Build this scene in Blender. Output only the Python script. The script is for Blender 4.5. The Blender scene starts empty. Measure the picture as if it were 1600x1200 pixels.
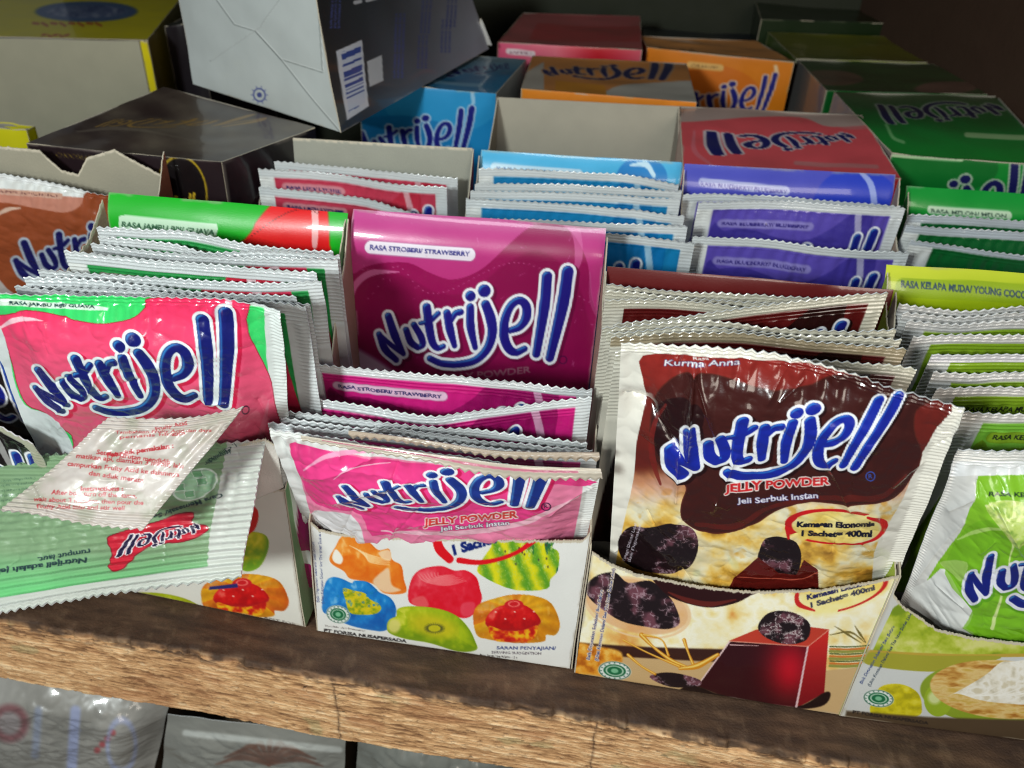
import bpy, math, random
import numpy as np
from mathutils import Vector, Matrix
SC = 0.001                      # everything below is laid out in millimetres
random.seed(4); RNG = np.random.default_rng(7)
scene = bpy.context.scene
# ------------------------------------------------------------------ camera
CAM = np.array([98.1, -243.5, 321.0]); FPX = 1313.0
def _axes(rx, rz, ry):
    rx, rz, ry = map(math.radians, (rx, rz, ry))
    f = np.array([math.sin(rz)*math.cos(rx), math.cos(rz)*math.cos(rx), -math.sin(rx)])
    r = np.array([math.cos(rz), -math.sin(rz), 0.0]); u = np.cross(r, f)
    return math.cos(ry)*r + math.sin(ry)*u, -math.sin(ry)*r + math.cos(ry)*u, f
AR, AU, AF = _axes(35.03, -3.73, 2.91)
cd = bpy.data.cameras.new('camera'); cam = bpy.data.objects.new('camera', cd)
scene.collection.objects.link(cam); scene.camera = cam
cam.matrix_world = Matrix(((AR[0], AU[0], -AF[0], CAM[0]*SC), (AR[1], AU[1], -AF[1], CAM[1]*SC),
                           (AR[2], AU[2], -AF[2], CAM[2]*SC), (0, 0, 0, 1)))
cd.sensor_width = 36; cd.lens = FPX/1600*36; cd.clip_start = 0.01; cd.clip_end = 20
cd.dof.use_dof = True; cd.dof.focus_distance = 0.316; cd.dof.aperture_fstop = 15.0
# ------------------------------------------------------------------ light
w = bpy.data.worlds.new('World'); scene.world = w; w.use_nodes = True
bg = w.node_tree.nodes['Background']; bg.inputs[0].default_value = (0.80, 0.90, 1.0, 1); bg.inputs[1].default_value = 0.075
def area(name, loc, target, size, power, col, sy=None):
    l = bpy.data.lights.new(name, 'AREA'); l.energy = power; l.color = col; l.size = size*SC
    if sy: l.shape = 'RECTANGLE'; l.size_y = sy*SC
    o = bpy.data.objects.new(name, l); scene.collection.objects.link(o)
    o.location = Vector(loc)*SC
    o.rotation_euler = (Vector(target)-Vector(loc)).to_track_quat('-Z', 'Y').to_euler()
    return o
area('shop_lamp', (-190, -560, 470), (120, 20, 80), 95, 4.7, (0.93, 1.0, 0.98))
area('warm_fill_light', (420, -900, 420), (110, 40, 60), 380, 3.3, (1.0, 0.90, 0.78))  # unseen warm fill light from the front right
area('tube_lamp', (60, -90, 900), (80, 60, 100), 420, 1.7, (0.86, 0.95, 1.0), 90)
vs = scene.view_settings; vs.view_transform = 'Standard'; vs.look = 'None'; vs.gamma = 1; vs.exposure = 0.0; vs.use_curve_mapping = False
scene.cycles.use_denoising = True; scene.cycles.filter_width = 1.15; scene.cycles.max_bounces = 6; scene.cycles.caustics_reflective = False; scene.cycles.caustics_refractive = False
# ------------------------------------------------------------------ helpers: points
def ray(x, y): return AF + (x-800)/FPX*AR - (y-600)/FPX*AU
def atY(x, y, Y): d = ray(x, y); return CAM + d*(Y-CAM[1])/d[1]
def atZ(x, y, Z): d = ray(x, y); return CAM + d*(Z-CAM[2])/d[2]
def pr(P):
    d = np.asarray(P, float)-CAM; z = d@AF
    return 800+FPX*(d@AR)/z, 600-FPX*(d@AU)/z
def lin(c):
    c = np.clip(np.asarray(c, float), 0, 1); return np.where(c <= 0.04045, c/12.92, ((c+0.055)/1.055)**2.4)
def C(*c): return np.array(c, float)/255
def sm(a, b, x): t = np.clip((x-a)/(b-a), 0, 1); return t*t*(3-2*t)
def cat(pts, n=8, closed=False):
    p = np.asarray(pts, float); N = len(p)
    if N < 3 and not closed: return p
    out = []
    for i in range(N if closed else N-1):
        if closed: a, b, c, d = p[(i-1) % N], p[i], p[(i+1) % N], p[(i+2) % N]
        else: b, c = p[i], p[i+1]; a = p[i-1] if i else 2*b-c; d = p[i+2] if i+2 < N else 2*c-b
        t = (np.arange(n)/n)[:, None]
        out.append(0.5*(2*b+(c-a)*t+(2*a-5*b+4*c-d)*t*t+(3*b-a-3*c+d)*t**3))
    if not closed: out.append(p[-1:])
    return np.concatenate(out)
def along(pts, s):
    """smooth curve through pts evaluated at s in 0..1 by arc length"""
    q = cat(pts, 16); L = np.concatenate([[0], np.cumsum(np.linalg.norm(np.diff(q, axis=0), axis=1))]); L /= L[-1]
    return np.stack([np.interp(s, L, q[:, k]) for k in range(q.shape[1])], -1)
_nz = {}
def vn(x, y, seed=0):
    if seed not in _nz: _nz[seed] = np.random.default_rng(seed+100).random((64, 64))
    T = _nz[seed]; xi = np.floor(x).astype(int); yi = np.floor(y).astype(int); fx = x-xi; fy = y-yi
    fx = fx*fx*(3-2*fx); fy = fy*fy*(3-2*fy)
    g = lambda a, b: T[a & 63, b & 63]
    return (g(xi, yi)*(1-fx)+g(xi+1, yi)*fx)*(1-fy)+(g(xi, yi+1)*(1-fx)+g(xi+1, yi+1)*fx)*fy
def fbm(x, y, seed=0, o=4):
    s = 0; a = 0.5
    for k in range(o): s = s+a*vn(x*2**k, y*2**k, seed+k); a *= 0.5
    return s/(1-0.5**o)
def homog(src, dst):
    A = []; B = []
    for (x, y), (X, Y) in zip(src, dst):
        A += [[x, y, 1, 0, 0, 0, -X*x, -X*y], [0, 0, 0, x, y, 1, -Y*x, -Y*y]]; B += [X, Y]
    h = np.linalg.solve(np.array(A, float), np.array(B, float)); return np.append(h, 1).reshape(3, 3)
def happ(H, x, y):
    w = H[2, 0]*x+H[2, 1]*y+H[2, 2]; return (H[0, 0]*x+H[0, 1]*y+H[0, 2])/w, (H[1, 0]*x+H[1, 1]*y+H[1, 2])/w
def ip(t, *pts):                    # piecewise linear ramp of colours or numbers
    ts = [p[0] for p in pts]; vs = np.array([p[1] for p in pts], float)
    if vs.ndim == 1: return np.interp(t, ts, vs)
    return np.stack([np.interp(t, ts, vs[:, k]) for k in range(3)], -1)
# ------------------------------------------------------------------ helpers: lettering
_tx = {}
def glyphs(s, bold):
    if (s, bold) in _tx: return _tx[(s, bold)]
    cu = bpy.data.curves.new('t', 'FONT'); cu.body = s; cu.size = 1; cu.resolution_u = 3; cu.offset = bold*0.02
    o = bpy.data.objects.new('t', cu); scene.collection.objects.link(o)
    dg = bpy.context.evaluated_depsgraph_get(); ev = o.evaluated_get(dg); me = ev.to_mesh(); me.calc_loop_triangles()
    co = np.zeros(len(me.vertices)*3); me.vertices.foreach_get('co', co); co = co.reshape(-1, 3)[:, :2]
    tr = np.zeros(len(me.loop_triangles)*3, int); me.loop_triangles.foreach_get('vertices', tr); tr = tr.reshape(-1, 3)
    ev.to_mesh_clear(); bpy.data.objects.remove(o); bpy.data.curves.remove(cu)
    x0, x1 = co[:, 0].min(), co[:, 0].max(); R = 48; y0 = -0.3
    Wp = int((x1-x0)*R)+6; Hp = int(1.35*R); im = np.zeros((Hp, Wp))
    q = np.stack([(co[:, 0]-x0)*R+3, (co[:, 1]-y0)*R], 1)
    for a, b, c in q[tr]:
        mn = np.floor(np.minimum(np.minimum(a, b), c)).astype(int); mx = np.ceil(np.maximum(np.maximum(a, b), c)).astype(int)
        mn = np.maximum(mn, 0); mx = np.minimum(mx, [Wp-1, Hp-1])
        gx, gy = np.meshgrid(np.arange(mn[0], mx[0]+1), np.arange(mn[1], mx[1]+1))
        e = lambda p, r: (r[0]-p[0])*(gy-p[1])-(r[1]-p[1])*(gx-p[0])
        e1, e2, e3 = e(a, b), e(b, c), e(c, a)
        ins = ((e1 >= -1e-6) & (e2 >= -1e-6) & (e3 >= -1e-6)) | ((e1 <= 1e-6) & (e2 <= 1e-6) & (e3 <= 1e-6))
        im[mn[1]:mx[1]+1, mn[0]:mx[0]+1][ins] = 1
    k = np.pad(im, 1); im = (k[1:-1, 1:-1]*4+k[:-2, 1:-1]*2+k[2:, 1:-1]*2+k[1:-1, :-2]*2+k[1:-1, 2:]*2+k[:-2, :-2]+k[2:, 2:]+k[:-2, 2:]+k[2:, :-2])/16
    _tx[(s, bold)] = (im, R, x1-x0, y0); return _tx[(s, bold)]
def sdpoly(x, y, v):
    d = np.full(x.shape, 1e9); ins = np.zeros(x.shape, bool); N = len(v)
    for i in range(N):
        a = v[i]; b = v[i-1]; ex, ey = b-a; wx = x-a[0]; wy = y-a[1]
        t = np.clip((wx*ex+wy*ey)/(ex*ex+ey*ey+1e-12), 0, 1); dx = wx-ex*t; dy = wy-ey*t
        d = np.minimum(d, dx*dx+dy*dy)
        c1 = (a[1] > y) != (b[1] > y)
        with np.errstate(all='ignore'): ins ^= c1 & (x < (b[0]-a[0])*(y-a[1])/(b[1]-a[1]+1e-12)+a[0])
    d = np.sqrt(d); return np.where(ins, -d, d)
def sdcaps(x, y, pts, r):
    p = np.asarray(pts, float); r = np.broadcast_to(np.asarray(r, float), (len(p),)) if np.ndim(r) == 0 else np.interp(np.linspace(0, 1, len(p)), np.linspace(0, 1, len(r)), r)
    d = np.full(x.shape, 1e9)
    for i in range(len(p)-1):
        a, b = p[i], p[i+1]; ex, ey = b-a; wx = x-a[0]; wy = y-a[1]
        t = np.clip((wx*ex+wy*ey)/(ex*ex+ey*ey+1e-12), 0, 1)
        d = np.minimum(d, np.hypot(wx-ex*t, wy-ey*t)-(r[i]+(r[i+1]-r[i])*t))
    return d
LOGO = [  # strokes of the word mark: points, radii
 ([(551,574),(578,640),(628,688)], (13,17,13)), ([(551,574),(606,622),(660,660)], (10,11,11)), ([(592,492),(622,580),(660,660)], (16,19,11)),
 ([(672,553),(692,606),(724,632)], (14,16,13)), ([(707,530),(738,582),(746,618),(724,632)], (14,16,14,13)),
 ([(764,452),(775,540),(790,608),(812,634),(838,626)], (19,19,17,13,12)), ([(735,524),(778,512),(815,480)], (9,13,12)),
 ([(854,478),(868,552),(888,624)], (17,19,12)), ([(868,520),(890,482),(915,474)], (11,14,15)),
 ([(958,452),(960,540),(980,632)], (17,19,12)), ([(958,403),(959,404)], (23,23)), ([(1020,380),(1021,381)], (28,28)),
 ([(1026,440),(1048,500),(1056,566),(1034,636),(980,688),(900,706),(830,702),(778,680)], (20,23,21,19,17,16,15,14)),
 ([(1136,556),(1178,540),(1206,500),(1206,448),(1176,424),(1138,448),(1112,510),(1108,580),(1128,634),(1160,654),(1200,638)], (14,17,21,20,17,18,20,21,20,17,14)),
 ([(1300,318),(1288,450),(1252,662)], (23,24,18)), ([(1392,296),(1370,440),(1312,680)], (26,27,19))]
LOGO = [(cat(p, 5) if len(p) > 2 else np.array(p, float), r) for p, r in LOGO]
LREF = [(592, 492), (1395, 290), (1310, 680), (625, 690)]
class Art:
    def __init__(s, x, y, w, base=(1, 1, 1)):
        s.x = x.ravel(); s.y = y.ravel(); s.w = w; s.sh = x.shape; s.c = np.tile(np.asarray(base, float), (s.x.size, 1))
    def idx(s, p, m): return np.nonzero((s.x > p[:, 0].min()-m) & (s.x < p[:, 0].max()+m) & (s.y > p[:, 1].min()-m) & (s.y < p[:, 1].max()+m))[0]
    def put(s, i, a, c):
        if callable(c): c = c(s.x[i], s.y[i])
        a = np.broadcast_to(np.clip(a, 0, 1), (len(i),))[:, None]; s.c[i] = s.c[i]*(1-a)+np.asarray(c)*a
    def allp(s, a, c): s.put(np.arange(s.x.size), a, c)
    def al(s, d, soft=None): return np.clip(0.5-d/(soft or s.w), 0, 1)
    def poly(s, pts, c, a=1, smooth=5, soft=None, edge=None, ew=1.5):
        p = cat(pts, smooth, True) if smooth else np.asarray(pts, float)
        i = s.idx(p, (soft or s.w)*2+ew*2)
        if not len(i): return
        d = sdpoly(s.x[i], s.y[i], p)
        if hasattr(c, 'dome'):       # printed photograph of a rounded, glossy thing
            base, dark, lite, sd_ = c.dome; R = .42*min(np.ptp(p[:, 0]), np.ptp(p[:, 1])); X, Y = s.x[i], s.y[i]
            hh = lambda e: np.sqrt(np.clip(1-(1-np.clip(-e/R, 0, 1))**2, 0, 1))
            nx = -(hh(sdpoly(X+1.5, Y, p))-hh(d))/1.5*R*.8; ny = -(hh(sdpoly(X, Y+1.5, p))-hh(d))/1.5*R*.8
            wv = fbm(X/10+sd_, Y/10, 70+int(sd_), 3)-.5; nx = nx+1.5*(fbm(X/7+9, Y/12, 74+int(sd_), 2)-.5); ny = ny+2.2*wv; ln = np.sqrt(nx*nx+ny*ny+1)
            sh = (-.35*nx-.6*ny+.72)/ln; k = np.clip(.95-sh, 0, 1)[:, None]; sp = np.clip((-.45*nx-.62*ny+.75)/ln/1.08, 0, 1)**16; gl = (np.clip(1-hh(d), 0, 1)**2*.35*(ny > 0))
            c = base*(1-k)+dark*k; c = c+(lite-c)*np.clip(sp*.75+gl, 0, 1)[:, None]
        s.put(i, s.al(d, soft)*a, c)
        if edge is not None: s.put(i, s.al(np.abs(d)-ew)*a, edge)
    def cap(s, pts, r, c, a=1, soft=None, smooth=6):
        p = cat(pts, smooth) if len(pts) > 2 and smooth else np.asarray(pts, float); i = s.idx(p, np.max(r)+2*(soft or s.w))
        if len(i): s.put(i, s.al(sdcaps(s.x[i], s.y[i], p, r), soft)*a, c)
    def ell(s, cx, cy, rx, ry, c, rot=0, ring=None, a=1, soft=None, arc=None):
        m = max(rx, ry)+3*s.w+(ring or 0); i = s.idx(np.array([[cx, cy]]), m)
        if not len(i): return
        t = math.radians(rot); dx = s.x[i]-cx; dy = s.y[i]-cy; u = dx*math.cos(t)+dy*math.sin(t); v = -dx*math.sin(t)+dy*math.cos(t)
        k = np.hypot(u/rx, v/ry); d = (k-1)*min(rx, ry)
        if ring: d = np.abs(d)-ring
        al = s.al(d, soft)
        if arc: th = np.degrees(np.arctan2(v/ry, u/rx)) % 360; al = al*np.where((th-arc[0]) % 360 < (arc[1]-arc[0]) % 360, 1, 0)
        s.put(i, al*a, c)
    def pill(s, a, b, r, c, edge=None, ew=0.4):
        if edge is not None: s.cap([a, b], r+ew, edge)
        s.cap([a, b], r, c)
    def text(s, t, p0, p1, h, c, bold=1, shear=0.0, up=None, outline=None, ow=1.0, a=1):
        im, R, tw, y0 = glyphs(t, bold); p0 = np.array(p0, float); p1 = np.array(p1, float); ex = (p1-p0)/tw
        L = np.hypot(*(p1-p0)); n = np.array([(p1-p0)[1], -(p1-p0)[0]])/L*h/0.73 if up is None else np.array(up, float)*h/0.73
        ey = n+ex/np.hypot(*ex)*shear*h
        M = np.linalg.inv(np.array([[ex[0], ey[0]], [ex[1], ey[1]]]))
        cor = np.array([p0-n*.3, p1-n*.3, p0+n*1.1, p1+n*1.1]); i = s.idx(cor, 3)
        if not len(i): return
        def cov(ox, oy):
            dx = s.x[i]-p0[0]+ox; dy = s.y[i]-p0[1]+oy; u = (M[0, 0]*dx+M[0, 1]*dy)*R+3; v = (M[1, 0]*dx+M[1, 1]*dy-y0)*R
            H_, W_ = im.shape; ok = (u > 0) & (u < W_-2) & (v > 0) & (v < H_-2)
            u = np.clip(u, 0, W_-2); v = np.clip(v, 0, H_-2); ui = u.astype(int); vi = v.astype(int); fu = u-ui; fv = v-vi
            return ((im[vi, ui]*(1-fu)+im[vi, ui+1]*fu)*(1-fv)+(im[vi+1, ui]*(1-fu)+im[vi+1, ui+1]*fu)*fv)*ok
        if outline is not None:
            k = np.zeros(len(i))
            for q in range(8): k = np.maximum(k, cov(ow*math.cos(q*math.pi/4), ow*math.sin(q*math.pi/4)))
            s.put(i, k*a, outline)
        q = s.w*0.3; s.put(i, (cov(0, 0)*2+cov(q, 0)+cov(-q, 0)+cov(0, q)+cov(0, -q))/6*a, c)
    def logo(s, q, shadow=None, blue=C(22, 30, 128), white=C(240, 243, 248), thick=0, rim=12, hi=C(60, 150, 215), a=1):
        """q: where the four reference points of the word mark go"""
        q = np.asarray(q, float); H = homog(q, LREF); sc = np.hypot(*(q[1]-q[0]))/828
        big = np.concatenate([q, q+(q[2]-q[1])*.3, q-(q[2]-q[1])*.2]); i = s.idx(big, 60*sc+10*sc)
        if not len(i): return
        x, y = happ(H, s.x[i], s.y[i]); w = s.w/sc
        ok = (x > 440) & (x < 1500) & (y > 200) & (y < 800); i = i[ok]; x = x[ok]; y = y[ok]
        def sd(x, y): return np.min([sdcaps(x, y, p, np.asarray(r)) for p, r in LOGO], axis=0)
        d = sd(x, y)-thick; al = lambda e, ww=w: np.clip(.5-e/ww, 0, 1)
        if shadow is not None: s.put(i, al(sd(x-12, y-10)-thick-rim-3)*a, shadow)
        s.put(i, al(d-rim)*a, white); s.put(i, al(d)*a, blue)
        if hi is not None and w < 9:
            e = sd(x-6, y-7)-thick; s.put(i, al(d+3)*np.clip((e-d)/7-.25, 0, 1)*np.clip(e/6+.9, 0, 1)*.8*a, hi)
    def rgb(s): return s.c.reshape(s.sh+(3,))
# ------------------------------------------------------------------ materials
MT = {}
def mat(name, rough=.35, coat=0.0, bump=0.0, bscale=800, metal=0, attr=True, col=(.5, .5, .5), spec=.5, trans=0, rv=.08):
    if name in MT: return MT[name]
    m = bpy.data.materials.new(name); m.use_nodes = True; nt = m.node_tree; b = nt.nodes['Principled BSDF']; MT[name] = m
    if attr:
        a = nt.nodes.new('ShaderNodeAttribute'); a.attribute_name = 'print'; src = a.outputs['Color']
        tc = nt.nodes.new('ShaderNodeTexCoord'); n2 = nt.nodes.new('ShaderNodeTexNoise'); n2.inputs['Scale'].default_value = 60; n2.inputs['Detail'].default_value = 5
        nt.links.new(tc.outputs['Object'], n2.inputs['Vector'])
        hs = nt.nodes.new('ShaderNodeHueSaturation'); mr = nt.nodes.new('ShaderNodeMapRange'); mr.inputs['To Min'].default_value = .88; mr.inputs['To Max'].default_value = 1.06
        nt.links.new(n2.outputs[0], mr.inputs[0]); nt.links.new(mr.outputs[0], hs.inputs['Value']); nt.links.new(src, hs.inputs['Color']); nt.links.new(hs.outputs[0], b.inputs['Base Color'])
        m3 = nt.nodes.new('ShaderNodeMapRange'); m3.inputs['To Min'].default_value = rough-rv; m3.inputs['To Max'].default_value = rough+rv
        nt.links.new(n2.outputs[0], m3.inputs[0]); nt.links.new(m3.outputs[0], b.inputs['Roughness'])
    else:
        b.inputs['Base Color'].default_value = (*col, 1); b.inputs['Roughness'].default_value = rough
    b.inputs['Coat Weight'].default_value = coat; b.inputs['Coat Roughness'].default_value = .07
    b.inputs['Metallic'].default_value = metal; b.inputs['Specular IOR Level'].default_value = spec
    if trans: b.inputs['Transmission Weight'].default_value = trans
    if bump:
        tc = nt.nodes.new('ShaderNodeTexCoord'); n = nt.nodes.new('ShaderNodeTexNoise'); n.inputs['Scale'].default_value = bscale; n.inputs['Detail'].default_value = 3
        bp = nt.nodes.new('ShaderNodeBump'); bp.inputs['Strength'].default_value = bump; bp.inputs['Distance'].default_value = .0004
        nt.links.new(tc.outputs['Object'], n.inputs['Vector']); nt.links.new(n.outputs[0], bp.inputs['Height']); nt.links.new(bp.outputs[0], b.inputs['Normal'])
    return m
FILM = mat('printed_film', .25, .6, .22, 700, rv=.05)
CARTON = mat('coated_carton', .34, .5, .12, 1500)
BOARD = mat('grey_board', .85, 0, .5, 1200)
WOODM = mat('rough_wood', .72, 0, .9, 900, spec=.35)
PLAIN = mat('dull_paint', .8, 0, .2, 300)
# ------------------------------------------------------------------ helpers: objects
def link(o, parent=None):
    scene.collection.objects.link(o)
    if parent is not None: o.parent = parent
    return o
def thing(name, label, cat, group=None, loc=(0, 0, 0)):
    o = bpy.data.objects.new(name, None); scene.collection.objects.link(o); o.location = Vector(loc)*SC; o.empty_display_size = .01
    o['label'] = label; o['category'] = cat
    if group: o['group'] = group
    return o
def raw_mesh(name, co, faces_list, mats, colors, parent, origin):
    """faces_list: [(index array (n,k), material slot, smooth)]"""
    me = bpy.data.meshes.new(name); co = np.asarray(co, float)-np.asarray(origin, float)
    me.vertices.add(len(co)); me.vertices.foreach_set('co', (co*SC).ravel())
    nl = sum(f.size for f, _, _ in faces_list); npoly = sum(len(f) for f, _, _ in faces_list)
    me.loops.add(nl); me.polygons.add(npoly)
    me.loops.foreach_set('vertex_index', np.concatenate([f.ravel() for f, _, _ in faces_list]).astype(np.int32))
    st = []; o = 0; mi = []; smo = []
    for f, m, s in faces_list:
        k = f.shape[1]; st.append(o+np.arange(len(f))*k); o += f.size; mi.append(np.full(len(f), m)); smo.append(np.full(len(f), s))
    me.polygons.foreach_set('loop_start', np.concatenate(st).astype(np.int32))
    me.polygons.foreach_set('material_index', np.concatenate(mi).astype(np.int32)); me.polygons.foreach_set('use_smooth', np.concatenate(smo).astype(bool))
    for m in mats: me.materials.append(m)
    me.update(calc_edges=True)
    at = me.attributes.new('print', 'FLOAT_COLOR', 'POINT'); at.data.foreach_set('color', np.concatenate([lin(colors), np.ones((len(co), 1))], 1).astype(np.float32).ravel())
    o = bpy.data.objects.new(name, me); link(o, parent)
    return o
def slab(name, P, col, th, parent, mats, back=(.62, .60, .55), rimcol=(.72, .68, .60), origin=(0, 0, 0), step=6, N=None, PB=None):
    """a sheet with thickness: front grid P (nv,nu,3), printed colours col, back th behind"""
    nv, nu = P.shape[:2]
    du = np.gradient(P, axis=1); dv = np.gradient(P, axis=0); n = np.cross(dv, du); n /= np.linalg.norm(n, axis=2, keepdims=True)+1e-12
    if N is None: N = n
    rows = sorted(set(list(range(0, nv-1, step))+[nv-1])); thk = th if np.ndim(th) == 0 else th[rows][..., None]
    B = (P if PB is None else PB)[rows]-N[rows]*thk; nb = len(rows); F0 = nv*nu
    back = np.broadcast_to(np.asarray(back, float), B.shape)
    co = np.concatenate([P.reshape(-1, 3), B.reshape(-1, 3)]); cc = np.concatenate([col.reshape(-1, 3), back.reshape(-1, 3)])
    g = np.arange(F0).reshape(nv, nu); b = F0+np.arange(nb*nu).reshape(nb, nu)
    q = lambda g: np.stack([g[:-1, :-1], g[1:, :-1], g[1:, 1:], g[:-1, 1:]], -1).reshape(-1, 4)
    fl = [(q(g), 0, True), (q(b)[:, ::-1], 1, True)]
    # rim has its own vertices
    o = len(co); t = np.concatenate([P[0], B[0]]); u = np.concatenate([P[-1], B[-1]])
    l = P[:, 0]; r = P[:, -1]; bl = P[:, 0]; 
    bi = lambda side: np.stack([np.interp(np.arange(nv), rows, B[:, side, k]) for k in range(3)], -1)
    L = np.concatenate([l, bi(0)]); Rr = np.concatenate([r, bi(-1)])
    co = np.concatenate([co, t, u, L, Rr]); rc = np.broadcast_to(np.asarray(rimcol, float), (len(t)+len(u)+len(L)+len(Rr), 3)); cc = np.concatenate([cc, rc])
    def strip(o, n, flip):
        i = o+np.arange(n-1); f = np.stack([i, i+1, i+1+n, i+n], -1); return f[:, ::-1] if flip else f
    fl.append((np.concatenate([strip(o, nu, False), strip(o+2*nu, nu, True), strip(o+4*nu, nv, True), strip(o+4*nu+2*nv, nv, False)]), 1, False))
    return raw_mesh(name, co, fl, mats, cc, parent, origin)
def org(p): return np.array([p.location[0], p.location[1], p.location[2]])/SC if p is not None else np.zeros(3)
def panel(name, parent, q, art=None, base=C(160, 158, 150), th=.55, res=1.4, topcurve=None, bow=0.0, inner=(.62, .60, .56), flat=None, torn=0, matf=None, wav=.5, seed=0, rim=(.74, .70, .62), curl=0):
    """carton panel; q = TL,TR,BR,BL in mm (front faces the viewer); topcurve(s)->fraction of the height cut away"""
    q = [np.asarray(p, float) for p in q]; px = [pr(p) for p in q]
    wd = max(np.hypot(px[0][0]-px[1][0], px[0][1]-px[1][1]), np.hypot(px[3][0]-px[2][0], px[3][1]-px[2][1])); ht = max(np.hypot(px[0][0]-px[3][0], px[0][1]-px[3][1]), np.hypot(px[1][0]-px[2][0], px[1][1]-px[2][1]))
    nu = int(np.clip(wd/res, 8, 420)); nv = int(np.clip(ht/res, 8, 330)); s = np.linspace(0, 1, nu)[None, :]; t = np.linspace(0, 1, nv)[:, None]
    if topcurve is not None:
        c = topcurve(s[0]);
        if torn: c = c+(fbm(s[0]*70+seed, s[0]*0+3.3, 5)-.5)*torn+(vn(s[0]*230, s[0]*0+seed, 8)-.5)*torn*.7
        t = c[None, :]+(1-c[None, :])*t
    S = np.broadcast_to(s, (nv, nu)); T = np.broadcast_to(t, (nv, nu)); s3 = S[..., None]; t3 = T[..., None]
    P = (q[0]*(1-s3)+q[1]*s3)*(1-t3)+(q[3]*(1-s3)+q[2]*s3)*t3
    n = np.cross(q[3]-q[0], q[1]-q[0]); n /= np.linalg.norm(n)
    P = P+n*((bow*4*s3*(1-s3)*np.sqrt(np.clip(4*t3*(1-t3), 0, 1)))+wav*(fbm(s3*3+seed, t3*3, 3, 2)-.5))
    if curl: P = P-n*curl*np.clip((.09-t3)/.09, 0, 1)**2
    if art is not None:
        x, y = pr((q[0]*(1-s3)+q[1]*s3)*(1-t3)+(q[3]*(1-s3)+q[2]*s3)*t3)
        a = Art(x, y, res*.7, base); art(a); col = a.rgb()
    else: col = np.tile(np.asarray(base, float), (nv, nu, 1))
    wd3 = np.linalg.norm(q[1]-q[0]); ht3 = np.linalg.norm(q[3]-q[0])
    ed = np.minimum(np.minimum(S, 1-S)*wd3, np.minimum((T-T[:1]), 1-T)*ht3)
    wr = sm(1.0, .1, ed-1.3*(fbm(S*wd3/5+seed, T*ht3/5, 14, 4)-.42))*sm(.42, .6, fbm(S*wd3/14, T*ht3/14+seed, 15, 2)); col = col*(1-.55*wr[..., None])+np.array([.70, .66, .60])*.55*wr[..., None]
    if torn:
        e = (T-T[:1])*np.linalg.norm(q[3]-q[0]); k = np.clip(1-(e-.3-1.1*fbm(S*60, T*9, 6))/.35, 0, 1)[..., None]; col = col*(1-k)+np.array([.80, .76, .68])*k
    if flat is None: flat = matf or CARTON
    return slab(name, P, col, th, parent, [flat, BOARD], back=inner, rimcol=rim, origin=org(parent))
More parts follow.
